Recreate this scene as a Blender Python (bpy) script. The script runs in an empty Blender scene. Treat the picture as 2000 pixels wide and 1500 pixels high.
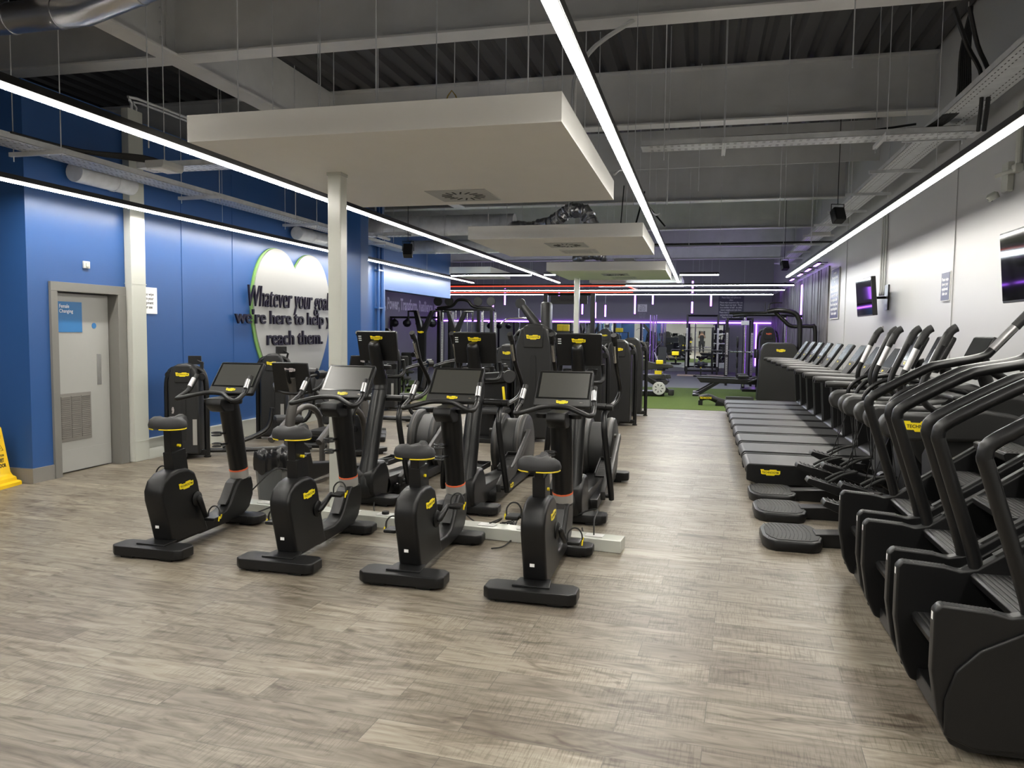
import bpy, bmesh, math, random
from mathutils import Vector, Matrix
random.seed(7)
C = bpy.context.scene.collection
PI = math.pi
# ------------------------------------------------------------------ camera, exposure, world
sc = bpy.context.scene
cd = bpy.data.cameras.new('camera'); cam = bpy.data.objects.new('camera', cd); C.objects.link(cam)
sc.camera = cam
cd.sensor_fit = 'HORIZONTAL'; cd.sensor_width = 36.0; cd.lens = 36.0*1500/2000; cd.clip_start = .02; cd.clip_end = 200
_R = Matrix(((0.9708078982837569, 0.239607194950521, 0.01097345696750766),
             (-0.027056904543486245, 0.06393830808652716, 0.9975869970461508),
             (0.2383273978089791, -0.9687622437352601, 0.06855484349500951)))   # world axes seen from the camera
cam.matrix_world = Matrix.Translation((0, 0, 1.65)) @ _R.transposed().to_4x4()
vs = sc.view_settings
sc.display_settings.display_device = 'sRGB'
vs.view_transform = 'Standard'; vs.look = 'None'; vs.gamma = 1; vs.exposure = 1.6; vs.use_curve_mapping = False
w = bpy.data.worlds.new('world'); sc.world = w; w.use_nodes = True
w.node_tree.nodes['Background'].inputs[0].default_value = (.5, .5, .5, 1)
w.node_tree.nodes['Background'].inputs[1].default_value = .05
LAMP = 34.0        # emission of the white linear lamps
WARM = (1.0, .965, .89)
VIO = (.38, .11, 1.0)

# ------------------------------------------------------------------ materials
MATS = {}
def mat(name, col, rough=.5, metal=0, bump=0, bscale=200, emit=None, es=0, var=0, vscale=3, coat=0, spec=.5, alpha=None):
    m = bpy.data.materials.new(name); m.use_nodes = True; nt = m.node_tree; b = nt.nodes['Principled BSDF']
    b.inputs['Base Color'].default_value = (*col, 1); b.inputs['Roughness'].default_value = rough
    b.inputs['Metallic'].default_value = metal; b.inputs['Specular IOR Level'].default_value = spec
    if coat: b.inputs['Coat Weight'].default_value = coat; b.inputs['Coat Roughness'].default_value = .08
    if emit: b.inputs['Emission Color'].default_value = (*emit, 1); b.inputs['Emission Strength'].default_value = es
    tc = nt.nodes.new('ShaderNodeTexCoord')
    if var:
        n = nt.nodes.new('ShaderNodeTexNoise'); n.inputs['Scale'].default_value = vscale; n.inputs['Detail'].default_value = 5
        nt.links.new(tc.outputs['Object'], n.inputs['Vector'])
        mx = nt.nodes.new('ShaderNodeMix'); mx.data_type = 'RGBA'
        mx.inputs[6].default_value = (*[c*(1-var) for c in col], 1); mx.inputs[7].default_value = (*[min(1, c*(1+var)) for c in col], 1)
        nt.links.new(n.outputs['Fac'], mx.inputs[0]); nt.links.new(mx.outputs[2], b.inputs['Base Color'])
    if bump:
        n = nt.nodes.new('ShaderNodeTexNoise'); n.inputs['Scale'].default_value = bscale; n.inputs['Detail'].default_value = 3
        nt.links.new(tc.outputs['Object'], n.inputs['Vector'])
        bp = nt.nodes.new('ShaderNodeBump'); bp.inputs['Strength'].default_value = bump; bp.inputs['Distance'].default_value = .002
        nt.links.new(n.outputs['Fac'], bp.inputs['Height']); nt.links.new(bp.outputs[0], b.inputs['Normal'])
    MATS[name] = m
    return m
BLK = mat('black_plastic', (.006, .006, .0063), .40, spec=.38, bump=.25, bscale=350, var=.15)
MET = mat('black_painted_steel', (.006, .006, .0063), .34, spec=.42, var=.15)
mat('label_grey', (.30, .29, .27), .5)
RUB = mat('black_rubber', (.009, .009, .009), .6, bump=.3, bscale=120)
UPH = mat('charcoal_upholstery', (.013, .013, .014), .6, bump=.35, bscale=260)
SHL = mat('charcoal_shell', (.015, .015, .0148), .42, spec=.4, bump=.2, bscale=300, var=.1)
DGR = mat('dark_grey_shell', (.021, .021, .0205), .45, bump=.2, bscale=300, var=.1)
MGR = mat('grey_frame', (.055, .05, .045), .42, var=.1)
CHR = mat('chrome', (.75, .75, .74), .16, 1)
STL = mat('galvanised_steel', (.60, .61, .62), .42, .1, var=.25, vscale=9)
ALU = mat('brushed_aluminium', (.5, .5, .5), .35, .9, var=.15, vscale=20)
YEL = mat('yellow_badge', (.85, .68, .012), .4)
SIL = mat('silver_badge', (.55, .5, .5), .35)
INK = mat('black_ink', (.004, .004, .004), .6)
SCR = mat('dark_glass_screen', (.006, .0065, .007), .16, spec=.35)
SCT = mat('matte_display', (.006, .0065, .007), .25, spec=.04)
TVG = mat('television_glass', (.004, .004, .0045), .05, spec=.2)
PNL = mat('grey_console_panel', (.035, .035, .034), .6, spec=.15)
SCL = mat('anti_glare_screen', (.04, .04, .036), .3)
WHT = mat('white_paint', (.50, .50, .485), .42, var=.03)
GLW = mat('white_gloss_trunking', (.50, .51, .46), .2, var=.03)
CLD = mat('white_plasterboard', (.87, .855, .81), .7, var=.03)
BEA = mat('grey_painted_steel', (.62, .62, .615), .6, var=.2, vscale=2)
FLG = mat('pale_grey_flange', (.70, .69, .67), .55, var=.12, vscale=3)
DEC = mat('dark_roof_sheet', (.055, .054, .058), .5, var=.25, vscale=1.2)
BWL = mat('blue_wall_paint', (.022, .080, .245), .36, bump=.06, bscale=30, var=.05)
WWL = mat('white_wall_paint', (.43, .43, .425), .42, bump=.08, bscale=12, var=.025, vscale=1)
GWL = mat('dark_grey_wall', (.26, .255, .27), .6, var=.06)
DOR = mat('pale_grey_door', (.36, .36, .34), .4, var=.04)
FRM = mat('grey_door_frame', (.17, .165, .15), .5, var=.06)
SKT = mat('grey_skirting', (.20, .19, .175), .45, var=.06)
YPL = mat('yellow_plastic', (.82, .52, .008), .38)
BAG = mat('black_bin_liner', (.012, .012, .013), .22, bump=.9, bscale=14)
BIN = mat('grey_bin_plastic', (.11, .115, .115), .4)
GRN = mat('green_edge', (.17, .33, .09), .5)
NAV = mat('navy_sign', (.03, .035, .09), .4)
SGB = mat('blue_sign', (.03, .17, .42), .35)
PAP = mat('white_sign', (.88, .88, .87), .45)
FOI = mat('silver_foil_duct', (.62, .62, .64), .28, 1, bump=1.0, bscale=25)
MIR = mat('mirror_glass', (.82, .86, .84), .015, 1)
SKN = mat('skin', (.55, .33, .24), .5)
CLO = mat('dark_clothes', (.02, .022, .03), .8)
REDP = mat('red_plastic', (.5, .03, .02), .4)
ORG = mat('orange_label', (.75, .14, .05), .5)
LGT = mat('lamp_white', (1, 1, 1), .5, emit=WARM, es=LAMP)
LGS = mat('lamp_white_side', (1, 1, 1), .5, emit=WARM, es=1.4)
LGW = mat('lamp_cool_white', (1, 1, 1), .5, emit=(.86, .95, 1), es=21)
LVI = mat('lamp_violet', (.4, .2, .8), .5, emit=VIO, es=4.5)
LRD = mat('lamp_red', (.8, .2, .1), .5, emit=(1, .045, .02), es=.8)
LCV = mat('lamp_cove', (1, 1, 1), .5, emit=(1, .98, .8), es=1.6)

def floor_material():
    m = bpy.data.materials.new('vinyl_wood_planks'); m.use_nodes = True; nt = m.node_tree; N = nt.nodes; L = nt.links
    b = N['Principled BSDF']; g = N.new('ShaderNodeNewGeometry')
    mp = N.new('ShaderNodeMapping'); mp.inputs['Rotation'].default_value = (0, 0, math.radians(2.9)); mp.inputs['Location'].default_value = (.11, .068, 0)
    L.new(g.outputs['Position'], mp.inputs[0])
    br = N.new('ShaderNodeTexBrick'); br.offset = .37; br.offset_frequency = 2; br.squash = 1
    br.inputs['Color1'].default_value = (0, 0, 0, 1); br.inputs['Color2'].default_value = (1, 1, 1, 1); br.inputs['Mortar'].default_value = (.5, .5, .5, 1)
    br.inputs['Scale'].default_value = 1; br.inputs['Mortar Size'].default_value = .0017; br.inputs['Mortar Smooth'].default_value = .1
    br.inputs['Brick Width'].default_value = .97; br.inputs['Row Height'].default_value = .196
    L.new(mp.outputs[0], br.inputs['Vector'])
    sp = N.new('ShaderNodeSeparateXYZ'); L.new(mp.outputs[0], sp.inputs[0])
    of = N.new('ShaderNodeMath'); of.operation = 'MULTIPLY'; of.inputs[1].default_value = 37; L.new(br.outputs['Color'], of.inputs[0])
    ad = N.new('ShaderNodeMath'); L.new(sp.outputs[0], ad.inputs[0]); L.new(of.outputs[0], ad.inputs[1])
    cb = N.new('ShaderNodeCombineXYZ'); L.new(ad.outputs[0], cb.inputs[0]); L.new(sp.outputs[1], cb.inputs[1]); L.new(of.outputs[0], cb.inputs[2])
    def noise(sx, sy, scale, detail, dist=0):
        q = N.new('ShaderNodeMapping'); q.inputs['Scale'].default_value = (sx, sy, 1); L.new(cb.outputs[0], q.inputs[0])
        n = N.new('ShaderNodeTexNoise'); n.inputs['Scale'].default_value = scale; n.inputs['Detail'].default_value = detail; n.inputs['Distortion'].default_value = dist
        L.new(q.outputs[0], n.inputs['Vector']); return n.outputs['Fac']
    def ramp(src, stops):
        r = N.new('ShaderNodeValToRGB'); e = r.color_ramp.elements
        while len(e) < len(stops): e.new(.5)
        for k, (p, c) in enumerate(stops): e[k].position = p; e[k].color = (*c, 1)
        L.new(src, r.inputs[0]); return r.outputs[0]
    def mix(a, bb, fac, mode='MIX'):
        x = N.new('ShaderNodeMix'); x.data_type = 'RGBA'; x.blend_type = mode
        if isinstance(fac, float): x.inputs[0].default_value = fac
        else: L.new(fac, x.inputs[0])
        L.new(a, x.inputs[6]); L.new(bb, x.inputs[7]); return x.outputs[2]
    grain = noise(1.1, 6.5, 2.2, 10, 1.6)
    base = ramp(grain, [(.24, (.066, .050, .036)), (.37, (.137, .114, .087)), (.50, (.203, .177, .141)), (.62, (.245, .218, .176)), (.80, (.305, .275, .226))])
    fine = ramp(noise(1.5, 60, 6, 4), [(.35, (.84, .84, .84)), (.6, (1.04, 1.04, 1.04))])
    c = mix(base, fine, .75, 'MULTIPLY')
    saw = ramp(noise(70, 3.5, 2.2, 3, .4), [(.38, (.70, .68, .65)), (.52, (1, 1, 1))])
    sawm = ramp(noise(1.3, 2.2, 1.6, 2), [(.40, (0, 0, 0)), (.56, (1, 1, 1))])
    c = mix(c, mix(c, saw, 1.0, 'MULTIPLY'), sawm)
    knot = ramp(noise(1.6, 3.6, 2.6, 6, 1.5), [(.27, (.42, .36, .30)), (.41, (1, 1, 1))])
    c = mix(c, knot, .9, 'MULTIPLY')
    tint = ramp(br.outputs['Color'], [(0, (.74, .71, .69)), (.35, (.93, .92, .90)), (.7, (1.02, 1.01, .99)), (1, (1.18, 1.17, 1.14))])
    c = mix(c, tint, 1.0, 'MULTIPLY')
    dk = N.new('ShaderNodeRGB'); dk.outputs[0].default_value = (.05, .043, .036, 1)
    mf = N.new('ShaderNodeMath'); mf.operation = 'MULTIPLY'; mf.inputs[1].default_value = .7; L.new(br.outputs['Fac'], mf.inputs[0])
    c = mix(c, dk.outputs[0], mf.outputs[0])
    L.new(c, b.inputs['Base Color'])
    b.inputs['Roughness'].default_value = .42; b.inputs['Specular IOR Level'].default_value = .4
    bp = N.new('ShaderNodeBump'); bp.inputs['Strength'].default_value = .15; bp.inputs['Distance'].default_value = .003
    L.new(grain, bp.inputs['Height']); L.new(bp.outputs[0], b.inputs['Normal'])
    return m
FLR = floor_material()

def turf_material():
    m = mat('green_turf', (.085, .125, .032), .9, bump=1, bscale=350, var=.35, vscale=40, spec=.1); return m
TRF = turf_material()
RFL = mat('dark_speckled_rubber_floor', (.13, .13, .135), .7, var=.3, vscale=60)
def plank_material():
    m = bpy.data.materials.new('weathered_timber_cladding'); m.use_nodes = True; nt = m.node_tree; N = nt.nodes; L = nt.links
    b = N['Principled BSDF']; g = N.new('ShaderNodeNewGeometry')
    q = N.new('ShaderNodeMapping'); q.inputs['Scale'].default_value = (1, 6, .5); L.new(g.outputs['Position'], q.inputs[0])
    n = N.new('ShaderNodeTexNoise'); n.inputs['Scale'].default_value = 2.5; n.inputs['Detail'].default_value = 9; n.inputs['Distortion'].default_value = 1
    L.new(q.outputs[0], n.inputs['Vector'])
    r = N.new('ShaderNodeValToRGB'); e = r.color_ramp.elements
    e[0].position = .35; e[0].color = (.03, .028, .03, 1); e[1].position = .7; e[1].color = (.24, .22, .22, 1)
    L.new(n.outputs['Fac'], r.inputs[0]); L.new(r.outputs[0], b.inputs['Base Color']); b.inputs['Roughness'].default_value = .6
    return m
CLA = plank_material()

# ------------------------------------------------------------------ mesh helpers
def flat_normals(me):
    """keep the big flat faces of bevelled shapes flat: their normal wins at the shared corners"""
    P = me.polygons
    if not any(p.material_index for p in P): return
    adj = {}
    for p in P:
        if p.material_index:
            for v in p.vertices: adj.setdefault(v, []).append(p)
    win = {}
    for v, ps in adj.items():
        q = max(ps, key=lambda p: p.area); n = q.normal
        r = max([p.area for p in ps if p.normal.dot(n) < .9998] or [0])
        if q.area >= 5*r and r > 0: win[v] = n.copy()
    N = [Vector(c.vector) for c in me.corner_normals]
    for p in P:
        if p.material_index:
            pn = p.normal
            for li in p.loop_indices:
                n = win.get(me.loops[li].vertex_index)
                if n is not None and n.dot(pn) > .26: N[li] = n
    for p in P: p.material_index = 0
    me.normals_split_custom_set([tuple(n) for n in N])
class MB:
    """collects shapes; build() links them as one mesh object"""
    def __init__(s): s.bm = bmesh.new()
    def _merge(s, t):
        me = bpy.data.meshes.new('tmp'); t.to_mesh(me); t.free(); s.bm.from_mesh(me); bpy.data.meshes.remove(me)
    def _fin(s, t, bev, seg=2, ang=25):
        bmesh.ops.recalc_face_normals(t, faces=t.faces)
        if bev:
            es = [e for e in t.edges if len(e.link_faces) == 2 and e.calc_face_angle(0) > math.radians(ang)]
            bmesh.ops.bevel(t, geom=es, offset=bev, segments=seg, profile=.5, affect='EDGES', clamp_overlap=True)
            for f in t.faces: f.material_index = 1
        s._merge(t)
    def box(s, c, d, bev=0, rot=None, seg=2):
        t = bmesh.new(); bmesh.ops.create_cube(t, size=1)
        M = Matrix.Translation(c) @ (rot.to_4x4() if rot else Matrix.Identity(4)) @ Matrix.Diagonal((*d, 1))
        bmesh.ops.transform(t, matrix=M, verts=t.verts); s._fin(t, bev, seg); return s
    def rng(s, x0, x1, y0, y1, z0, z1, bev=0):
        return s.box(((x0+x1)/2, (y0+y1)/2, (z0+z1)/2), (abs(x1-x0), abs(y1-y0), abs(z1-z0)), bev)
    def prism(s, pts, plane, lo, hi, bev=0, seg=2, M=None, ang=25):
        t = bmesh.new()
        f = {'yz': lambda a, b, c: (c, a, b), 'xz': lambda a, b, c: (a, c, b), 'xy': lambda a, b, c: (a, b, c)}[plane]
        v0 = [t.verts.new(f(a, b, lo)) for a, b in pts]; v1 = [t.verts.new(f(a, b, hi)) for a, b in pts]
        n = len(pts); t.faces.new(v0); t.faces.new(v1[::-1])
        for i in range(n): t.faces.new((v0[i], v0[(i+1) % n], v1[(i+1) % n], v1[i]))
        if M is not None: bmesh.ops.transform(t, matrix=M, verts=t.verts)
        s._fin(t, bev, seg, ang); return s
    def tube(s, path, r, seg=10, closed=False, sub=0, ry=None, cap=True):
        P = [Vector(p) for p in path]
        R = list(r) if isinstance(r, (list, tuple)) else [r]*len(P)
        if sub:
            Q = []; RR = []; n = len(P); rngn = n if closed else n-1
            for i in range(rngn):
                p0 = P[(i-1) % n] if closed or i else P[i]; p1 = P[i]; p2 = P[(i+1) % n]
                p3 = P[(i+2) % n] if closed or i+2 < n else P[(i+1) % n]
                for k in range(sub):
                    u = k/sub; Q.append(.5*((2*p1)+(-p0+p2)*u+(2*p0-5*p1+4*p2-p3)*u*u+(-p0+3*p1-3*p2+p3)*u**3))
                    RR.append(R[i]*(1-u)+R[(i+1) % n]*u)
            if not closed: Q.append(P[-1]); RR.append(R[-1])
            P, R = Q, RR
        t = bmesh.new(); n = len(P); rings = []; pn = None
        for i, p in enumerate(P):
            if closed: d = P[(i+1) % n]-P[i-1]
            else: d = P[min(i+1, n-1)]-P[max(i-1, 0)]
            d.normalize()
            if pn is None:
                a = Vector((0, 0, 1)) if abs(d.z) < .9 else Vector((1, 0, 0))
                nn = d.cross(a).normalized()
            else:
                nn = pn-d*pn.dot(d)
                if nn.length < 1e-6: nn = d.orthogonal()
                nn.normalize()
            pn = nn; bb = d.cross(nn); k2 = (ry/r) if ry and not isinstance(r, (list, tuple)) else 1
            rings.append([t.verts.new(p+nn*math.cos(2*PI*k/seg)*R[i]+bb*math.sin(2*PI*k/seg)*R[i]*k2) for k in range(seg)])
        m = n if closed else n-1
        for i in range(m):
            a, b = rings[i], rings[(i+1) % n]
            for k in range(seg): t.faces.new((a[k], a[(k+1) % seg], b[(k+1) % seg], b[k]))
        if cap and not closed: t.faces.new(rings[0][::-1]); t.faces.new(rings[-1])
        bmesh.ops.recalc_face_normals(t, faces=t.faces); s._merge(t); return s
    def cyl(s, p0, p1, r, seg=16, bev=0):
        if not bev: return s.tube([p0, p1], r, seg)
        a, b = Vector(p0), Vector(p1); d = (b-a).normalized(); 
        return s.tube([a, a+d*1e-4, a+d*bev, b-d*bev, b-d*1e-4, b], [r-bev, r-bev*.7, r, r, r-bev*.7, r-bev], seg)
    def lathe(s, prof, c=(0, 0, 0), seg=24, rot=None, sx=1, sy=1):
        t = bmesh.new(); rings = []
        for (r, z) in prof: rings.append([t.verts.new((r*sx*math.cos(2*PI*k/seg), r*sy*math.sin(2*PI*k/seg), z)) for k in range(seg)])
        for i in range(len(prof)-1):
            a, b = rings[i], rings[i+1]
            for k in range(seg): t.faces.new((a[k], a[(k+1) % seg], b[(k+1) % seg], b[k]))
        t.faces.new(rings[0][::-1]); t.faces.new(rings[-1])
        M = Matrix.Translation(c) @ (rot.to_4x4() if rot else Matrix.Identity(4)); bmesh.ops.transform(t, matrix=M, verts=t.verts)
        bmesh.ops.recalc_face_normals(t, faces=t.faces); s._merge(t); return s
    def mesh(s, name, m):
        me = bpy.data.meshes.new(name); s.bm.to_mesh(me); s.bm.free(); me.materials.append(m)
        me.shade_smooth(); me.set_sharp_from_angle(angle=math.radians(38)); flat_normals(me); return me
    def build(s, name, m, parent=None, label=None, M=None):
        o = bpy.data.objects.new(name, s.mesh(name, m)); C.objects.link(o)
        if parent: o.parent = parent
        if M is not None: o.matrix_local = M
        if label: o['label'] = label
        return o
def RX(a): return Matrix.Rotation(math.radians(a), 3, 'X')
def RY(a): return Matrix.Rotation(math.radians(a), 3, 'Y')
def RZ(a): return Matrix.Rotation(math.radians(a), 3, 'Z')
def tag(o, label=None, cat=None, group=None, kind=None):
    if label: o['label'] = label
    if cat: o['category'] = cat
    if group: o['group'] = group
    if kind: o['kind'] = kind
    return o
def thing(name, label, cat, loc=(0, 0, 0), rz=0, group=None):
    o = bpy.data.objects.new(name, None); C.objects.link(o); o.empty_display_size = .1
    o.location = loc; o.rotation_euler = (0, 0, math.radians(rz)); return tag(o, label, cat, group)
def copy_tree(o, label=None, loc=None, rz=None, parent=None, group=None):
    c = o.copy(); C.objects.link(c)
    if parent is not None: c.parent = parent
    if label: c['label'] = label
    if group: c['group'] = group
    if loc is not None: c.location = loc
    if rz is not None: c.rotation_euler = (0, 0, math.radians(rz))
    for ch in list(o.children): copy_tree(ch, parent=c)
    return c
def struct(name, mb, m, M=None):
    o = mb.build(name, m, M=M); o['kind'] = 'structure'; return o
def frame(origin, right, up):
    r = Vector(right).normalized(); u = Vector(up); u = (u-r*u.dot(r)).normalized(); n = r.cross(u)
    return Matrix(((r.x, u.x, n.x, origin[0]), (r.y, u.y, n.y, origin[1]), (r.z, u.z, n.z, origin[2]), (0, 0, 0, 1)))
_tc = {}
def text_mesh(s, h, w=None, m=INK, bold=0, shear=0, depth=.0006, sp=1, line=1):
    key = (s, h, w, m.name, bold, shear, depth)
    if key in _tc: return _tc[key]
    cu = bpy.data.curves.new('txt', 'FONT'); cu.body = s; cu.size = 1; cu.extrude = depth/h if False else 0.0
    cu.offset = bold; cu.shear = shear; cu.align_x = 'CENTER'; cu.align_y = 'CENTER'; cu.space_character = sp; cu.space_line = line
    cu.resolution_u = 3
    ob = bpy.data.objects.new('txt', cu); C.objects.link(ob)
    dg = bpy.context.evaluated_depsgraph_get(); me = bpy.data.meshes.new_from_object(ob.evaluated_get(dg))
    C.objects.unlink(ob); bpy.data.objects.remove(ob)
    xs = [v.co.x for v in me.vertices] or [0, 1]; ys = [v.co.y for v in me.vertices] or [0, 1]
    kx = (w/(max(xs)-min(xs))) if w else None; ky = h/(max(ys)-min(ys))
    if kx is None: kx = ky
    cx = (max(xs)+min(xs))/2; cy = (max(ys)+min(ys))/2
    for v in me.vertices: v.co.x = (v.co.x-cx)*kx; v.co.y = (v.co.y-cy)*ky
    bm = bmesh.new(); bm.from_mesh(me)
    if depth:
        r = bmesh.ops.extrude_face_region(bm, geom=bm.faces[:]); vv = [e for e in r['geom'] if isinstance(e, bmesh.types.BMVert)]
        bmesh.ops.translate(bm, verts=vv, vec=(0, 0, depth)); bmesh.ops.recalc_face_normals(bm, faces=bm.faces)
    bm.to_mesh(me); bm.free(); me.materials.clear(); me.materials.append(m); me.shade_flat(); _tc[key] = me
    return me
def text(s, parent, M, h, w=None, m=INK, name='lettering', **k):
    o = bpy.data.objects.new(name, text_mesh(s, h, w, m, **k)); C.objects.link(o); o.parent = parent; o.matrix_local = M
    return o
_lg = {}
def logo(parent, origin, right, up, w, m=None):
    """moulded maker's badge with its word"""
    m = m or YEL; key = (round(w, 3), m.name)
    if key not in _lg:
        q = [(-.5, .155), (-.47, .06), (-.46, -.08), (-.40, -.11), (-.22, -.11), (-.19, -.165), (.20, -.165), (.25, -.11), (.44, -.11), (.5, -.06), (.5, .10), (.34, .10), (.31, .155), (-.02, .155), (-.05, .105), (-.30, .105), (-.33, .155)]
        b = MB(); b.prism([(x*w, y*w) for x, y in q], 'xy', 0, .004, .0012); _lg[key] = b.mesh('logo_plate', m)
    o = bpy.data.objects.new('logo_plate', _lg[key]); C.objects.link(o); o.parent = parent; o.matrix_local = frame(origin, right, up)
    text('TECHNOGYM', o, Matrix.Translation((0, 0, .004)), w*.105, w*.84, INK, bold=.015, depth=.0005)
    return o
def screw(mb, x, y, z): mb.cyl((x, y, z), (x, y, z+.002), .004, 8)
# ------------------------------------------------------------------ lamps hung from the roof
def rod(x, y, z0, z1, r=.005):
    return MB().cyl((x, y, z0), (x, y, z1), r, 6)
ROOF = 5.3
def linear_lamp(name, label, x0, x1, y0, y1, z, m, w=.062, group=None, hang=()):
    w = .056 if m is LGT else w*.7
    """slim channel with a glowing diffuser underneath; runs along X or Y"""
    t = thing(name, label, 'light', ((x0+x1)/2, (y0+y1)/2, z), 0, group)
    lx, ly = abs(x1-x0), abs(y1-y0); alongY = ly > lx; L = max(lx, ly)/2
    h = MB(); k = w/2+.008
    (h.rng(-k, k, -L, L, .022, .07) if alongY else h.rng(-L, L, -k, k, .022, .07)); h.build('housing', MET, t)
    if m is LGT:
        d = MB(); (d.rng(-w/2, w/2, -L+.01, L-.01, .003, .022) if alongY else d.rng(-L+.01, L-.01, -w/2, w/2, .003, .022)); d.build('side_lens', LGS, t)
    d = MB(); q = [(-w/2*1.01, .003), (-w/2*1.01, 0), (w/2*1.01, 0), (w/2*1.01, .003)] if m is LGT else [(-w/2, .022), (-w/2*.8, 0), (w/2*.8, 0), (w/2, .022)]
    d.prism(q, 'xz' if alongY else 'yz', -L+.01, L-.01); d.build('diffuser', m, t)
    for s in hang:
        p = (0, s) if alongY else (s, 0)
        MB().cyl((p[0], p[1], .085), (p[0], p[1], ROOF-z), .003, 6).build('suspension_wire', STL, t)
    return t
LZ = 3.0
linear_lamp('linear_light', 'long white linear light nearest the blue wall', -6.36, -6.36, -2.5, 21.1, LZ, LGT, hang=(-4, 0, 4, 8))
linear_lamp('linear_light', 'long white linear light along the left edge of the big ceiling panel', -3.89, -3.89, -2.5, 21.2, LZ, LGT, hang=(-2, 2, 8.3, 10.5))
linear_lamp('linear_light', 'long white linear light along the right edge of the big ceiling panel', -.647, -.647, -2.5, 21.1, LZ, LGT, .07, hang=(-2, 0, 4, 8))
linear_lamp('linear_light', 'long white linear light beside the white right wall', 1.93, 1.93, -2.5, 19.4, LZ, LGT, hang=(-1, 3, 7))
G2 = 'short white lights across the hall behind the ceiling panels'
linear_lamp('linear_light', 'white crosswise light left of the ceiling panels, behind the two long left lights', -6.12, -4.05, 18.35, 18.35, LZ, LGW, .05, G2, (-1, 1))
linear_lamp('linear_light', 'very short white crosswise light beside the long left panel light', -3.74, -3.45, 18.3, 18.3, LZ, LGW, .05, G2, (0,))
linear_lamp('linear_light', 'white crosswise light between the right long light end and the roof beams', -.55, .35, 18.6, 18.6, LZ, LGW, .05, G2, (0,))
G3 = 'white lights running across the hall before the back wall'
linear_lamp('linear_light', 'topmost white crosswise light before the back wall, starting at the red diagonal', -2.2, 2.45, 22.7, 22.7, LZ, LGW, .06, G3, (-2, 1))
linear_lamp('linear_light', 'middle white light of the three running across before the back wall', -9.5, 2.45, 25.2, 25.2, LZ, LGW, .06, G3, (-4, 0, 4))
linear_lamp('linear_light', 'lowest white light running across just before the dark back wall', -10.4, 2.35, 28, 28, LZ, LGW, .06, G3, (-4, 0, 4))
G4 = 'red light lines near the back wall'
linear_lamp('linear_light', 'upper red light line continuing left of the topmost white light', -8.2, -2.2, 22.75, 22.75, LZ, LRD, .06, G4, (-2, 2))
linear_lamp('linear_light', 'lower red light line between two white crosswise lights', -9.3, -2.3, 26.4, 26.4, LZ, LRD, .06, G4, (-2, 2))
t = linear_lamp('linear_light', 'short red diagonal light joining the red and white lines', -1.3, 1.3, 0, 0, LZ, LRD, .07, G4)
t.location = (-2.12, 24, LZ); t.rotation_euler = (0, 0, math.radians(88))
# vertical violet tubes
VT = [(-7.35, 28.6, 2.62, 3.3, 'leftmost of those over the pulley frame'), (-7.9, 28.9, 2.5, 2.9, 'short one left over the pulley frame'), (-10.6, 30, 2.05, 2.5, 'alone in the left recess beside the word wall'),
      (-5.25, 28.6, 2.75, 3.2, 'above the left post of the banner frame'), (-4.5, 29.5, 2.3, 2.9, 'behind the banner frame, left of its middle'), (-3.95, 29.2, 2.15, 2.8, 'behind the banner frame, right of its middle'),
      (-3.55, 29, 2.2, 2.7, 'close behind the far white pillar'), (-2.4, 28.4, 2.3, 3.1, 'in front of the small white notice'), (-1.75, 28.2, 2.64, 3.1, 'between the notice and the red diagonal'),
      (-.35, 27, 2.98, 3.45, 'upper one of the stacked pair in the middle'), (-.35, 27.02, 2.3, 2.75, 'lower one of the stacked pair in the middle'), (.28, 28.2, 2.58, 3.05, 'left of the rules board')]
for x, y, z0, z1, wd in VT:
    t = thing('tube_light', 'violet vertical tube light %s' % wd, 'light', (x, y, z0), 0, 'violet hanging tube lights')
    MB().cyl((0, 0, .02), (0, 0, z1-z0-.02), .028, 12, .01).build('tube', LVI, t)
    b = MB(); b.cyl((0, 0, 0), (0, 0, .03), .031, 12); b.cyl((0, 0, z1-z0-.03), (0, 0, z1-z0), .031, 12); b.build('end_cap', MET, t)
    MB().cyl((0, 0, z1-z0), (0, 0, ROOF+.05-z0), .004, 6).build('suspension_wire', STL, t)

# ------------------------------------------------------------------ structure
YB = 34.0; YF = -3.2; XR = 2.85; XL = -6.78
struct('floor', MB().rng(-12.5, XR+.1, YF-.1, YB+.1, -.1, 0), FLR)
struct('trim_1', MB().rng(-11.9, 1.72, 16.93, 23.6, 0, .008), TRF)           # green turf lane
struct('trim_2', MB().rng(-11.9, XR, 23.6, YB, 0, .006), RFL)                   # rubber floor
b = MB(); b.rng(-5.8, -3.6, 18.9, 19.0, .008, .010); b.rng(-5.8, -3.6, 20.2, 20.3, .008, .010); b.rng(-4.75, -4.55, 19.25, 19.9, .008, .010)
b.prism([(-4.85, 19.8), (-4.65, 20.1), (-4.45, 19.8)], 'xy', .008, .010); tag(b.build('turf_marking', WHT), 'white arrow and lines painted on the green turf', 'floor marking')
# roof deck, corrugated along the hall
pts = []; x = -12.6; p = .31
while x < XR+.3:
    pts += [(x, 5.36), (x+.06, 5.30), (x+.20, 5.30), (x+.25, 5.36)]; x += p
b = MB(); b.prism(pts+[(x, 5.5), (-12.6, 5.5)], 'xz', YF-.1, YB+.1); struct('ceiling', b, DEC)
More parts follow.
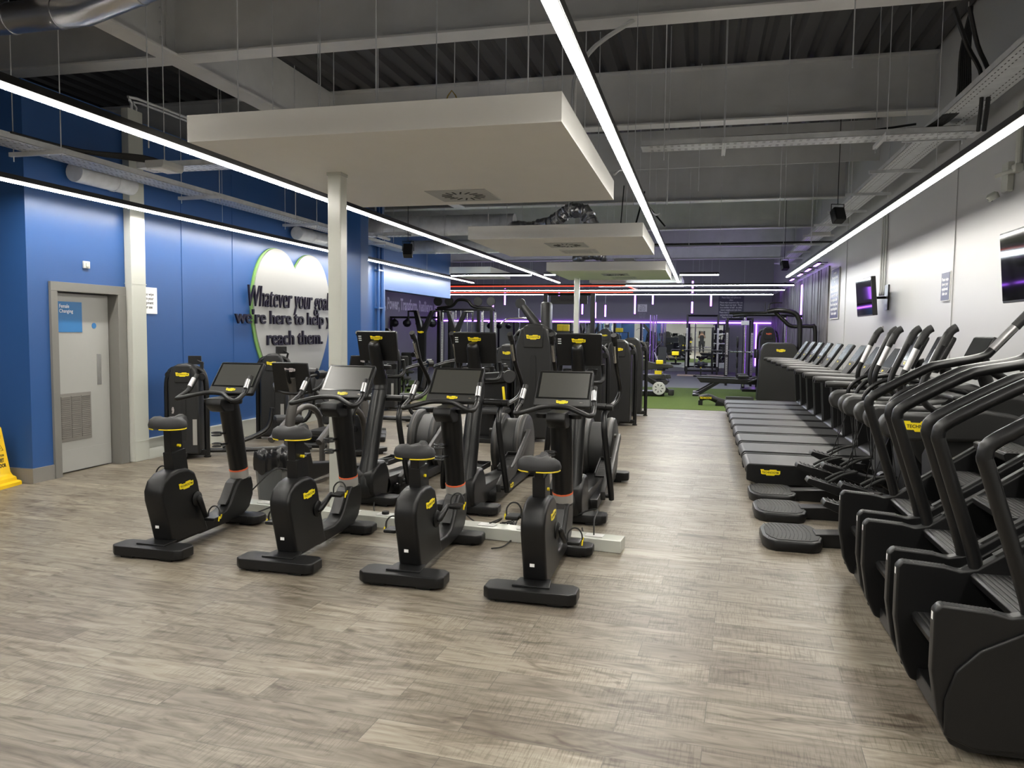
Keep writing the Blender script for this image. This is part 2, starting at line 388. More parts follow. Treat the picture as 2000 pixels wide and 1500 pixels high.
# wall on the left: door opening Y 6.88..7.84, Z 0..2.06
DY0, DY1, DZ = 6.86, 7.86, 2.07; WT = 4.16
b = MB(); b.rng(-7.0, XL, 6.55, DY0, 0, WT); b.rng(-7.0, XL, DY1, 15.8, 0, WT); b.rng(-7.0, XL, DY0, DY1, DZ, WT)
b.rng(-7.0, XL, 15.8, 20.32, 2.53, WT)
struct('wall_left', b, BWL)
struct('wall_left_return', MB().rng(-12.5, -7.0, 6.55, 6.75, 0, WT), BWL)
struct('wall_left_front', MB().rng(-12.6, -12.4, YF, 6.55, 0, ROOF+.1), WWL)
struct('wall_left_recess', MB().rng(-12.0, -11.85, 15.9, YB, 0, ROOF+.1), GWL)
struct('wall_left_corner', MB().rng(-12.0, -7.0, 15.75, 15.9, 0, ROOF+.1), GWL)
struct('wall_back', MB().rng(-12.5, XR+.1, YB, YB+.15, 0, ROOF+.1), GWL)
struct('wall_front', MB().rng(-3.3, XR+.1, YF-.15, YF, 0, ROOF+.1), WWL)
struct('wall_front_left', MB().rng(-12.5, -3.3, YF-.15, YF, 0, ROOF+.1), BWL)
b = MB(); [b.rng(x, x+.5, YF, YF+.12, 0, ROOF) for x in (-4.6, -6.0, -8.2, -10.0)]; struct('wall_front_pilasters', b, WWL)
b = MB(); b.rng(XR, XR+.15, YF, YB, 0, ROOF+.1)
struct('wall_right', b, WWL)
# faint panel joints of the walls and the dado line
b = MB()
for y in (10.08, 17.1, 4.6): b.rng(XR-.012, XR, y-.03, y+.03, .1, 4.4)
struct('trim_3', b, WWL)
b = MB()
for y in (9.0, 10.15, 13.2, 14.4): b.rng(XL, XL+.006, y-.01, y+.01, .2, 3.9)
struct('trim_4', b, BWL)
# steel wall rail above the right lamp
struct('trim_5', MB().rng(XR-.02, XR, 3, 18.9, 3.62, 3.66), WWL)
# skirtings
b = MB(); b.rng(XL, XL+.018, 6.5501, DY0-.046, 0, .155); b.rng(-12, XL+.018, 6.53, 6.55, 0, .155); struct('baseboard_left', b, SKT)
b = MB(); b.rng(XL, XL+.055, 8.2, 15.6, 0, .24, .006); b.rng(XL, XL+.062, 8.2, 15.6, .235, .25)
for y in (8.55, 8.62, 10.6, 12.3): b.rng(XL+.05, XL+.06, y, y+.008, .01, .235)
struct('baseboard_left_trunking', b, GLW)
b = MB(); b.rng(XR-.03, XR, 3, YB, 0, .2, .005); struct('baseboard_right', b, SKT)
# timber cladding and violet grazing lights on the far right wall
b = MB(); y = 19.2
while y < YB-.3:
    wdt = random.uniform(.16, .26); d = random.uniform(.03, .05)
    if not (23.85 < y+wdt/2 < 24.25): b.rng(XR-d, XR, y, y+wdt-.008, .2, 3.25)
    y += wdt
tag(b.build('timber_cladding', CLA), 'weathered timber plank cladding on the far right wall, lit violet', 'wall cladding')
tag(MB().rng(XR-.05, XR-.01, 23.9, 24.15, .25, 3.1, .008).build('light_strip', LVI), 'tall violet light strip between two fields of timber planks', 'light strip')
for k, y in enumerate((19.9, 21.5, 23.2, 25.2, 27.6, 30.3)):
    t = thing('wall_washer', 'violet wall light over the timber cladding, %s' % ('nearest of the row', 'second from the camera', 'just before the tall strip', 'just past the tall strip', 'second from the far corner', 'in the far corner')[k], 'light', (XR-.2, y, 3.32), 0, 'violet lights along the top of the timber cladding')
    MB().rng(-.04, .04, -.42, .42, .012, .05).build('housing', MET, t); MB().rng(-.03, .03, -.4, .4, 0, .012).build('diffuser', LVI, t)
    b = MB(); [b.rng(0, .2, s-.01, s+.01, .03, .045) for s in (-.3, .3)]; b.build('bracket', MET, t)
# mirror wall with violet strip above
for k, (x0, x1) in enumerate(((-11.6, -8.05), (-8.0, -5.05), (-5.0, -2.55), (-2.5, -.3), (-.25, 1.0))):
    o = MB().rng(x0, x1, YB-.02, YB-.004, .17, 2.06, .003).build('wall_mirror', MIR)
    tag(o, 'large frameless wall mirror on the back wall, %s' % ('in the left recess', 'behind the pulley frame', 'behind the banner frame', 'right of the far white pillar', 'behind the squat rack, showing the photographer')[k], 'mirror', 'mirrors along the back wall')
b = MB(); b.rng(-11.7, 2.8, YB-.035, YB, 2.085, 2.125, .006)
tag(b.build('light_strip', LVI), 'long violet light strip running above the back wall mirrors', 'light strip')
tag(MB().rng(2.2, 2.24, YB-.04, YB, .3, 2.08, .004).build('light_strip', LVI), 'upright violet light strip in the far right corner', 'light strip')
t = thing('notice', 'small white printed notice on the dark back wall', 'sign', (-2.55, YB-.012, 2.4))
MB().rng(-.2, .2, 0, .01, .16, .48).build('board', PAP, t)
M = frame((0, -.002, .32), (1, 0, 0), (0, 0, 1)); text('Please\nreturn all\nequipment\nafter use', t, M, .24, .3, INK)
text('Please wipe\ndown your\nequipment\nafter use', t, frame((0, 0, .0), (1, 0, 0), (0, 0, 1)), .22, .3, WHT)
# rules board on the back wall and on the right wall
RULES = 'Gym etiquette\nPlease keep your phone on\nsilent\nPlease wipe equipment after use\nPlease report any faults   Please\nto a member of staff   be safely\nreturn weights and rack them\nPlease don\'t drop weights   wear\nappropriate clothing and shoes\nPlease share   equipment'
t = thing('rules_board', 'grey lettered gym rules panel on the back wall beside the corner', 'sign', (1.17, YB-.01, 2.75))
MB().rng(-.52, .52, 0, .008, -.52, .62).build('board', mat('slate_sign', (.10, .10, .13), .5), t)
text(RULES, t, frame((0, -.002, .05), (1, 0, 0), (0, 0, 1)), 1.04, .94, PAP, bold=.01)
t = thing('rules_poster', 'tall narrow navy rules poster beside the timber cladding', 'sign', (XR-.02, 18.3, 2.56))
MB().rng(-.004, .006, -.52, .52, -.56, .56).build('border', PAP, t); MB().rng(-.01, -.004, -.5, .5, -.54, .54).build('board', NAV, t)
text(RULES, t, frame((-.012, 0, 0), (0, -1, 0), (0, 0, 1)), .98, .9, PAP, bold=.01)
t = thing('wipe_down_sign', 'small navy wipe down sign on the white right wall', 'sign', (XR-.02, 10.27, 2.245))
MB().rng(-.003, .006, -.165, .165, -.175, .175).build('border', PAP, t); MB().rng(-.008, -.003, -.155, .155, -.165, .165).build('board', NAV, t)
text('Please wipe\ndown your\nequipment\nafter use', t, frame((-.009, 0, 0), (0, -1, 0), (0, 0, 1)), .21, .25, PAP, bold=.015)
t = thing('wipe_down_sign', 'square white wipe down sign on the blue wall beside the white trunking', 'sign', (XL+.012, 8.31, 1.985))
MB().rng(-.01, 0, -.165, .175, -.165, .165).build('board', PAP, t)
text('Please wipe\ndown your\nequipment\nafter use', t, frame((.001, 0, 0), (0, 1, 0), (0, 0, 1)), .20, .23, INK, bold=.01)

# word wall in the left recess
t = thing('wall_lettering', 'white motivational words on the dark recess wall', 'lettering', (-11.84, 30.4, 2.62))
text('Strength, Power, Transform, Resilience, Progress', t, frame((.001, 0, 0), (0, 1, 0), (0, 0, 1)), .62, 8.6, PAP, bold=.03)

# ------------------------------------------------------------------ heart emblem
t = thing('heart_emblem', 'big white heart with a green rim on the blue wall', 'wall emblem', (XL+.012, 11.88, 1.8))
def heart(k, n=48):
    # half width 1.27 (along the wall), from tip z=.62 to lobes z=2.93
    P = []
    right = [(0, .86), (.20, 1.05), (.47, 1.14), (.78, 1.10), (1.04, .90), (1.20, .58), (1.25, .22), (1.20, -.14), (1.06, -.50), (.84, -.84), (.56, -1.12), (.27, -1.36), (0, -1.58)]
    def cr(a, b, c, d, u): return .5*((2*b)+(-a+c)*u+(2*a-5*b+4*c-d)*u*u+(-a+3*b-3*c+d)*u**3)
    R = []
    for i in range(len(right)-1):
        a = right[max(i-1, 0)]; b_ = right[i]; c = right[i+1]; d = right[min(i+2, len(right)-1)]
        for q in range(5): R.append((cr(a[0], b_[0], c[0], d[0], q/5), cr(a[1], b_[1], c[1], d[1], q/5)))
    R.append(right[-1])
    P = R+[(-x, z) for x, z in R[::-1][1:-1]]
    return [(x*k, (z+.1)*k-.1) for x, z in P]
MB().prism([(y-.02, z-.03) for y, z in heart(1.03)], 'yz', -.01, .012).build('rim', GRN, t)
MB().prism([(y+.0, z) for y, z in heart(1.0)], 'yz', .0, .03).build('panel', mat('white_heart_panel', (.31, .31, .30), .5), t)
PUR = mat('dark_purple_lettering', (.008, .006, .016), .45, spec=.25)
SVR = mat('silver_lettering_edge', (.42, .40, .45), .4)
def wtext(s, y0, y1, z, h, shear=0, bold=.0, nm='lettering', x=.033):
    text(s, t, frame((x, (y0+y1)/2-11.88, z-1.8), (0, 1, 0), (0, 0, 1)), h, y1-y0, PUR, nm, bold=bold, shear=shear, depth=.03)
wtext('Whatever your goals', 10.45, 13.15, 2.10, .43, .22, -.012)
wtext("we're here to help you", 10.1, 13.48, 1.80, .29, 0, .008)
wtext('reach them.', 10.96, 12.80, 1.50, .24, 0, .008)

# ------------------------------------------------------------------ door
o = struct('door_1', MB().rng(-6.93, -6.89, DY0+.045, DY1-.08, .012, 2.02, .003), DOR)
b = MB(); b.rng(-6.892, -6.886, DY0+.05, DY1-.085, .02, .26); b.build('kick_plate', DOR, o)
b = MB(); b.rng(-6.89, -6.875, 7.0, 7.47, .36, .90, .004)
for k in range(3): b.rng(-6.876, -6.872, 7.03+k*.145, 7.03+k*.145+.125, .39, .87)
b.build('louvre_grille', SKT, o)
b = MB()
for k in range(3):
    for j in range(22): b.box((-6.869, 7.0925+k*.145, .405+j*.0215), (.006, .12, .011), 0, RY(25))
b.build('louvre_blades', SKT, o)
MB().rng(-6.889, -6.884, 7.585, 7.65, .97, 1.33, .002).build('push_plate', ALU, o)
MB().lathe([(.034, 0), (.034, .003)], (-6.89, 7.555, 1.66), 20, RY(90)).build('fire_door_disc', SGB, o)
s = MB().rng(-6.889, -6.883, 7.02, 7.375, 1.585, 1.925, .002).build('door_sign', SGB, o)
text('Female', s, frame((-6.8825, 7.125, 1.875), (0, 1, 0), (0, 0, 1)), .042, .135, PAP, bold=.008)
text('Changing', s, frame((-6.8825, 7.15, 1.815), (0, 1, 0), (0, 0, 1)), .052, .19, PAP, bold=.008)
b = MB()
for y0, y1 in ((DY0-.045, DY0+.045), (DY1-.07, DY1+.06)): b.rng(-6.95, XL+.03, y0, y1, 0, 2.03, .004)
b.rng(-6.95, XL+.03, DY0-.045, DY1+.06, 2.0301, 2.13, .004); b.rng(-6.98, -6.9, DY1-.12, DY1-.06, 0, 2.05)
struct('trim_6', b, FRM)
struct('wall_left_door_backing', MB().rng(-7.15, -7.05, 6.6, 8.1, 0, 2.3), GWL)
# thermostat
t = thing('wall_sensor', 'small square white sensor on the blue wall above the door', 'sensor', (XL, 7.335, 2.345))
MB().rng(0, .022, -.045, .045, -.04, .04, .004).build('back_plate', WHT, t); MB().rng(.022, .034, -.02, .025, -.025, .02, .004).build('cover', GLW, t)
# vertical white trunking beside the door
t = thing('vertical_trunking', 'tall white boxed cable trunking on the blue wall beside the door', 'trunking', (XL, 8.06, 0))
MB().rng(0, .1, -.125, .125, .0, 4.25, .01).build('lower_box', GLW, t)
b = MB(); b.rng(.0, .104, -.128, .128, .245, .25); b.rng(0, .104, -.128, .128, 2.17, 2.18); b.build('joint_strip', GLW, t)
b = MB(); b.prism([(0, 0), (.1, 0), (.1, .03), (.0, .24)], 'xz', .10, .42); b.build('corner_cover', GLW, t)
b = MB(); b.tube([(.05, .0, 4.2), (.05, .0, 4.33), (.08, .05, 4.4), (.1, 1.6, 4.42)], .018, 8, sub=3); b.tube([(.05, .08, 4.2), (.05, .08, 4.3), (.08, .12, 4.36), (.1, 1.6, 4.38)], .014, 8, sub=3); b.build('conduit', STL, t)
# blue column and boxed pipes
struct('wall_blue_column', MB().rng(-5.98, -5.66, 12.15, 12.47, 0, ROOF, .008), BWL)
b = MB(); b.cyl((XL+.06, 15.3, 0), (XL+.06, 15.3, 4.5), .035, 10); b.cyl((XL+.06, 15.5, 0), (XL+.06, 15.5, 4.5), .045, 10)
for z in (1.3, 2.1, 2.9): b.rng(XL, XL+.1, 15.23, 15.58, z, z+.03)
tag(b.build('wall_pipes', BWL), 'blue painted pipes at the far end of the blue wall', 'pipe')

# pillars
for nm, x, y, s in (('white square pillar standing behind the front bikes', -3.07, 6.13, .125), ('far white square pillar below the second ceiling panel', -3.04, 19.0, .125)):
    t = thing('pillar', nm, 'pillar', (x, y, 0), 0, 'white pillars in the middle of the gym')
    MB().rng(-s/2, s/2, -s/2, s/2, 0, 2.982 if y < 10 else 4.5, .012).build('shaft', GLW, t)
    b = MB(); b.rng(-s/2-.004, s/2+.004, -s/2-.004, s/2+.004, 2.955, 2.985, .002); b.build('collar', GLW, t)
    if y < 10:
        b = MB()
        for z in (.75, .9, 1.02, 1.13): b.rng(-.055, .03, -s/2-.004, -s/2, z, z+.004); b.rng(-.055, -.05, -s/2-.003, -s/2, z, z+.07)
        b.build('screw_strip', WHT, t)
# ------------------------------------------------------------------ roof steelwork
def ibeamX(label, y, zb, h, x0=-12.4, x1=XR, fl=.26):
    t = thing('roof_beam', label, 'beam', (0, y, zb), 0, 'grey steel beams crossing the roof')
    MB().rng(x0, x1, -.012, .012, .02, h-.02).build('web', BEA, t)
    MB().rng(x0, x1, -fl/2, fl/2, 0, .022).build('bottom_flange', FLG, t)
    MB().rng(x0, x1, -fl/2, fl/2, h-.022, h).build('top_flange', BEA, t)
ZB = 4.55
for k, (y, zb, h) in enumerate(((3.4, ZB, .75), (7.45, ZB, .75), (11.2, ZB, .75), (17.7, ZB, .78), (22.4, ZB, .75), (26.9, ZB, .75), (31.4, ZB, .75))):
    ibeamX('grey steel roof beam crossing the hall, %s' % ('right above the camera', 'over the front edge of the big panel', 'over the big panel, behind the ribbed roof bay', 'behind the crosswise cable tray', 'fourth visible from the front', 'fifth visible from the front', 'farthest from the camera')[k], y, zb, h)
struct('trim_7', MB().rng(-12.4, XR, 14.4, 14.42, 4.62, ROOF), BEA)
t = thing('roof_beam', 'grey steel roof beam running lengthwise over the left side', 'beam', (-5.65, 0, ZB))
MB().rng(-.012, .012, 3.5, 17.6, .02, .73).build('web', BEA, t); MB().rng(-.13, .13, 3.5, 17.6, -.004, .02).build('bottom_flange', FLG, t)
b = MB(); [b.rng(.012, .03, y-.01+s, y+.01+s, .1, .65) for y in (7.3, 11.05) for s in (-.02,)]
for z in (.15, .3, .45, .6): b.cyl((.012, 7.2, z), (.035, 7.2, z), .018, 6)
b.build('bolted_plate', BEA, t)
# curved brace where the lengthwise beam meets the second cross beam
# floating ceiling panels
def cloud(label, x0, x1, y0, y1, z, vents, th=.19):
    t = thing('ceiling_panel', label, 'ceiling panel', ((x0+x1)/2, (y0+y1)/2, z), 0, 'floating white ceiling panels'); hx = (x1-x0)/2; hy = (y1-y0)/2
    b = MB(); b.rng(-hx, hx, -hy, hy, 0, th, .004)
    b.build('tray', CLD, t)
    for i in (-.8, 0, .8):
        for j in (-.85, 0, .85):
            MB().cyl((i*hx, j*hy, th), (i*hx, j*hy, ROOF-z), .005, 6).build('hanger_rod', STL, t)
    for vx, vy, kind in vents:
        v = MB(); s = .30
        v.rng(vx-s, vx+s, vy-s, vy+s, -.008, 0, .002); vo = v.build('swirl_diffuser' if kind == 's' else 'cassette_grille', WHT if kind == 's' else FLG, t)
        sl = MB()
        if kind == 's':
            for a in range(16):
                an = a*PI/8; R = Matrix.Rotation(an, 3, 'Z'); c = R @ Vector((.165, .02, 0)); sl.box((vx+c.x, vy+c.y, -.009), (.10, .017, .004), 0, Matrix.Rotation(an+.35, 3, 'Z'))
        else:
            sl.rng(vx-.2, vx+.2, vy-.2, vy+.2, -.012, -.007)
            for q in ((-.27, -.23, -.2, .2), (.23, .27, -.2, .2)): sl.rng(vx+q[0], vx+q[1], vy+q[2], vy+q[3], -.011, -.007)
        sl.build('slots' if kind == 's' else 'grille_slats', INK if kind == 's' else BEA, vo)
    return t
cloud('largest floating white ceiling panel, over the front bikes', -3.63, -.90, 4.9, 7.86, 2.98, [(-.05, .95, 's')])
cloud('second floating white ceiling panel, with a round vent and a square grille', -3.36, -.83, 10.86, 13.45, 2.98, [(.05, -.4, 's'), (.1, .55, 'c')])
cloud('third floating white ceiling panel, before the far pillar', -3.36, -.78, 16.7, 19.7, 2.98, [(.1, -.3, 's'), (.2, .7, 'c')])
cloud('farthest floating white ceiling panel near the back', -3.3, -.6, 22.9, 25.4, 3.12, [(0, 0, 'c')])
cloud('low white ceiling panel far left beyond the blue bulkhead', -8.6, -5.6, 20.2, 22.4, 3.2, [])
# cables down to the big panel
t = thing('cable_bundle', 'bundle of grey cables curving down onto the big ceiling panel', 'cable', (-1.25, 7.4, 3.16))
for k in range(6):
    a = k*1.05; dx, dy = .018*math.cos(a), .018*math.sin(a)
    MB().tube([(dx, dy, 0), (dx, dy, .65), (.03+dx, .02+dy, .95), (.2+dx, .05+dy, 1.2), (.55+dx, .0+dy, 1.38)], .011, 6, sub=3).build('cable', [FLG, STL, BEA][k % 3], t)
tag(MB().tube([(-2.72, 7.5, 3.17), (-2.66, 7.5, 3.6), (-2.5, 7.5, 4.05), (-2.36, 7.5, 3.6), (-2.38, 7.5, 3.2)], .007, 6, sub=4).build('cable', mat('yellow_cable', (.35, .24, .05), .6)), 'looped dull yellow cable above the big ceiling panel', 'cable')
tag(MB().tube([(-.88, 7.7, 3.2), (-.82, 7.9, 3.28), (-.72, 8.6, 3.22), (-.62, 9.6, 3.1), (-.6, 10.6, 3.25)], .012, 6, sub=3).build('flexible_conduit', STL), 'grey flexible conduit between the first two ceiling panels', 'conduit')
# cable trays
def tray(label, p0, p1, w, rungs, side='x', hangers=(), pm=STL, holes=True):
    t = thing('cable_tray', label, 'cable tray', p0); L = (Vector(p1)-Vector(p0)).length; ax = 0 if side == 'x' else 1
    def R(a0, a1, c0, c1, z0, z1, b): return b.rng(a0, a1, c0, c1, z0, z1) if ax == 0 else b.rng(c0, c1, a0, a1, z0, z1)
    b = MB(); R(0, L, -w/2, w/2, 0, .004, b); R(0, L, -w/2, -w/2+.004, 0, .06, b); R(0, L, w/2-.004, w/2, 0, .06, b); R(0, L, -w/2+.004, -w/2+.03, .055, .06, b); b.build('tray_channel', pm, t)
    if holes:
        h = MB(); a = .1; k = 0
        while a < L-.05:
            for c in (-.36, -.2, .2, .36):
                R(a, a+.03, c*w-.004, c*w+.004, -.0015, -.0005, h)
            a += .075; k += 1
        h.build('perforations', INK, t)
    for a in rungs:
        b = MB(); R(a-.02, a+.02, -w/2-.16, w/2+.16, -.042, -.002, b); b.build('strut', STL, t)
    for a in hangers:
        b = MB()
        for c in (-w/2-.12, w/2+.12):
            p = (a, c) if ax == 0 else (c, a); b.cyl((p[0], p[1], -.09), (p[0], p[1], ROOF-p0[2]), .005, 6)
        b.build('hanger_rod', STL, t)
    return t
tray('perforated steel cable tray crossing the hall from the long light to the right wall', (-.72, 8.95, 3.72), (2.7, 8.95, 3.72), .3, (.9, 2.5), 'x', (.9, 2.5))
tray('perforated steel cable tray running lengthwise above the right wall light', (2.45, 4.5, 3.86), (2.45, 26, 3.86), .33, [1.1]+[5.1+1.75*k for k in range(10)], 'y', [1.1]+[5.1+3.5*k for k in range(5)])
tray('perforated steel cable tray along the blue wall', (-6.3, 3.5, 3.34), (-6.3, 15.8, 3.34), .32, (2.75, 5.25, 7.8, 10.5), 'y', (2.75, 5.25, 7.8, 10.5))
tray('short galvanised tray branching off the blue wall tray', (-6.1, 7.5, 3.40), (-4.9, 7.5, 3.40), .28, (), 'x', ())
tray('narrow empty tray beyond the pillar left of the second panel', (-6.0, 13.2, 3.35), (-5.2, 13.2, 3.35), .25, (.3,), 'x', (.4,))
b = MB()
for k in range(5): b.tube([(-6.25+.03*k, 5.8, 3.40), (-6.22+.03*k, 6.6, 3.42), (-6.05+.03*k, 7.25, 3.46+.01*k), (-5.7, 7.5+.02*k, 3.45), (-5.1, 7.48+.03*k, 3.44)], .011, 6, sub=4)
tag(b.build('cable_bundle', RUB), 'black cables lying in the blue wall tray', 'cable')
b = MB()
for k in range(6): b.tube([(2.2+.018*k, 8.95, 3.8), (2.28+.02*k, 8.7, 3.84), (2.36+.02*k, 8.5, 3.98), (2.36+.015*k, 8.45, 4.4), (2.42, 8.4, 4.8)], .016, 6, sub=4)
b.tube([(-.6, 9.0, 3.79), (.3, 8.98, 3.81), (1.2, 9.02, 3.79), (2.1, 8.9, 3.84)], .012, 6, sub=4); b.tube([(-.6, 8.9, 3.78), (.5, 8.9, 3.8), (1.8, 8.92, 3.8), (2.5, 8.9, 3.8)], .01, 6, sub=4)
tag(b.build('cable_bundle', RUB), 'thick black cables dropping to the crosswise tray at the right', 'cable')
b = MB()
for k in range(2): b.tube([(2.05+.12*k, 7.6, 4.5), (2.2+.08*k, 7.7, 4.2), (2.42+.06*k, 8.0, 4.0), (2.5+.05*k, 8.3, 3.6)], .02, 6, sub=4)
tag(b.build('cable_loop', RUB), 'black cable loops hanging beside the right lengthwise tray', 'cable')
# free threaded rods
RD = [(-5.0, 6.2, 3.3), (-4.5, 8.9, 3.6), (-3.3, 9.3, 3.5), (-2.9, 8.8, 3.5), (-1.9, 9.1, 3.6), (-1.3, 9.6, 3.4), (-4.2, 7.0, 3.7), (-2.2, 8.5, 3.4), (-.4, 7.6, 3.3), (-.45, 9.6, 3.2), (1.2, 7.3, 3.95), (1.1, 12.5, 3.3), (0.3, 15.8, 3.25), (-.3, 15.9, 3.25), (1.5, 16.0, 3.4), (-5.6, 9.9, 3.2), (-6.0, 5.2, 2.95), (-.1, 11, 3.6), (.9, 9.6, 3.6), (2.0, 15.9, 3.4)]
for k, (x, y, z) in enumerate(RD):
    o = MB().cyl((x, y, z), (x, y, ROOF), .006, 6).build('threaded_rod', STL); tag(o, 'thin bare steel rod hanging from the dark roof between the beams', 'hanging rod', 'bare steel rods hanging from the roof')
tag(MB().tube([(-3.9, 16.1, 3.45), (2.6, 16.1, 3.45)], .02, 8).build('conduit', MET), 'thin dark conduit crossing below the roof beams', 'conduit')
# ducts
def duct(label, path, r, m=STL, rings=None, cat='duct', rib=.0):
    t = thing('air_duct', label, cat, path[0]); P = [tuple(Vector(p)-Vector(path[0])) for p in path]
    MB().tube(P, r, 20).build('duct_body', m, t)
    for i in range(len(P)-1):
        a, c = Vector(P[i]), Vector(P[i+1]); n = max(1, int((c-a).length/.55))
        for k in range(1, n+1):
            q = a.lerp(c, k/(n+.5)); d = (c-a).normalized(); MB().cyl(q-d*.012, q+d*.012, r+.008, 20).build('duct_joint', m, t)
    return t
duct('long silver round duct crossing above the second ceiling panel', [(-6.76, 13.9, 3.62), (-3.4, 13.9, 3.62)], .19)
duct('silver round duct crossing farther back behind the second panel', [(-6.76, 17.4, 3.62), (-3.0, 17.4, 3.62)], .16)
duct('short silver spiral duct end above the door', [(-6.63, 7.05, 3.32), (-6.63, 7.9, 3.32)], .11, rib=.01)
duct('short silver spiral duct end at the far blue wall', [(-6.63, 11.75, 3.25), (-6.63, 12.9, 3.25)], .11)
duct('silver duct near the ceiling at the upper left corner of view', [(-9.2, 5.8, 4.38), (-5.3, 5.8, 4.40), (-3.4, 5.8, 4.85)], .13, FOI)
def flex(label, path, r):
    t = thing('flexible_duct', label, 'duct', path[0]); P = [tuple(Vector(p)-Vector(path[0])) for p in path]; b = MB()
    n = len(P); Q = []; R = []
    for i in range(n-1):
        for k in range(14):
            Q.append(Vector(P[i]).lerp(Vector(P[i+1]), k/14)+Vector((0, random.uniform(-.01, .01), random.uniform(-.012, .012)))); R.append(r*(1+(.10 if k % 2 else -.08)+random.uniform(-.05, .05)))
    b.tube(Q, R, 16); b.build('foil_hose', FOI, t)
flex('crinkled silver foil duct lying on the second ceiling panel', [(-3.2, 12.9, 3.42), (-2.8, 12.6, 3.34), (-2.4, 12.4, 3.42), (-2.1, 12.3, 3.6), (-1.85, 12.3, 3.55), (-1.75, 12.3, 3.36)], .11)
flex('crinkled silver foil duct on the third ceiling panel', [(-2.9, 17.6, 3.3), (-2.5, 17.4, 3.4), (-2.1, 17.4, 3.32)], .1)
tag(MB().rng(-2.0, -1.5, 12.0, 12.5, 3.18, 3.34, .01).build('duct_box', BEA), 'grey square plenum box on the second ceiling panel', 'duct box')
tag(MB().rng(-1.95, -1.5, 17.3, 17.8, 3.18, 3.3, .01).build('duct_box', BEA), 'grey square plenum box on the third ceiling panel', 'duct box')
b = MB(); b.tube([(-1.1, 12.3, 3.17), (-.95, 12.6, 3.9)], .014, 6); b.tube([(-1.1, 12.3, 3.9), (-.6, 12.3, 3.3)], .014, 6); b.tube([(-1.3, 12.3, 3.17), (-1.25, 12.3, 3.95)], .01, 6)
tag(b.build('bracing_rods', MET), 'crossed dark bracing rods over the second ceiling panel', 'hanging rod')
# wi-fi box / emergency light, speakers, camera
t = thing('emergency_light', 'white rectangular emergency light fixed below the blue wall tray', 'light fitting', (-5.42, 6.95, 3.26))
MB().prism([(-.09, 0), (.09, 0), (.11, .03), (.11, .08), (-.11, .08), (-.11, .03)], 'xz', -.16, .16, .008).build('housing', WHT, t); MB().rng(-.07, .07, -.13, .13, -.004, .001).build('lens', CLD, t); MB().cyl((0, 0, .08), (0, 0, ROOF-3.26), .005, 6).build('hanger_rod', STL, t)
def speaker(label, x, y, z, rz):
    t = thing('ceiling_speaker', label, 'speaker', (x, y, z), rz, 'black speakers hanging from the roof')
    b = MB(); b.box((0, 0, 0), (.17, .15, .22), .02, RX(-25)); b.build('cabinet', BLK, t)
    b = MB(); b.box((0, -.078, .035), (.14, .01, .18), .004, RX(-25)); b.build('grille', RUB, t)
    b = MB(); b.tube([(-.1, .02, 0), (-.1, .02, .17), (.1, .02, .17), (.1, .02, 0)], .008, 6); b.cyl((0, .02, .17), (0, .02, ROOF-z), .006, 6); b.build('bracket', MET, t)
speaker('black speaker hanging beside the right lengthwise tray', 1.95, 12.6, 3.45, 20)
speaker('black speaker farther back beside the right lengthwise tray', 1.95, 20.3, 3.35, 20)
speaker('black speaker hanging behind the white pillar at left', -5.1, 12.9, 3.05, 15)
tag(MB().rng(2.0, 2.35, 15.9, 16.02, 3.55, 3.62, .01).build('emergency_light', WHT), 'slim white light fitting under the right lengthwise tray', 'light fitting')
t = thing('security_camera', 'white wall camera high on the right wall above the television', 'camera', (XR, 8.2, 3.18))
b = MB(); b.tube([(-.03, .0, .65), (-.03, 0, .05)], .028, 8); b.rng(-.07, 0, -.05, .05, .0, .08, .01); b.tube([(-.04, .0, .03), (-.16, .16, .0)], .02, 8); b.build('bracket', GLW, t)
b = MB(); b.rng(-.06, 0, .16, .32, -.14, .14, .01); b.lathe([(.05, -.03), (.055, .02), (.03, .04)], (-.13, .30, -.17), 16, RY(-30)); b.build('camera_head', GLW, t)
b = MB(); b.cyl((-.155, .315, -.20), (-.15, .31, -.19), .03, 16); b.build('lens', SCR, t)
# surface conduits above the first television
for k in range(3):
    o = MB().cyl((XR-.02, 13.5+.16*k, 2.3), (XR-.02, 13.5+.16*k, 3.6), .016, 8).build('wall_conduit', WHT); tag(o, 'white surface conduit running down the right wall above the far television', 'conduit', 'white conduits above the far television')
def tv(label, x, y, z, yaw, tilt, w, h):
    t = thing('television', label, 'television', (XR, y, z))
    M0 = (Matrix.Translation((x-XR, 0, 0)) @ Matrix.Rotation(math.radians(yaw), 4, 'Z') @ Matrix.Rotation(math.radians(tilt), 4, 'Y'))
    MB().rng(0, .07, -w/2, w/2, -h/2, h/2, .008).build('casing', BLK, t, M=M0)
    MB().rng(-.003, 0, -w/2+.012, w/2-.012, -h/2+.02, h/2-.012).build('screen', TVG, t, M=M0)
    text('LG', t, M0 @ frame((-.004, 0, -h/2+.01), (0, -1, 0), (0, 0, 1)), .008, .02, SIL)
    b = MB(); b.rng(.05, .09, -.2, .2, -.15, .15, .005); b.build('mount_plate', MET, t, M=M0)
    b = MB(); b.tube([(x-XR+.08, 0, 0), (-.15, .12, 0), (-.02, 0, 0)], .02, 8); b.rng(-.025, 0, -.12, .12, -.2, .2); b.build('wall_arm', MET, t)
tv('large black television on the right wall, cut by the picture edge', 2.5, 7.0, 2.235, 0, -5, 1.05, .6)
tv('smaller angled black television farther along the right wall', 2.5, 13.35, 2.25, 0, -5, 1.2, .6)
for y, z, l in ((13.45, 2.0, 'white socket plate on the right wall below the far television'),): tag(MB().rng(XR-.015, XR, y+.1, y+.25, z-.3, z-.2, .003).build('socket_plate', WHT), l, 'socket')

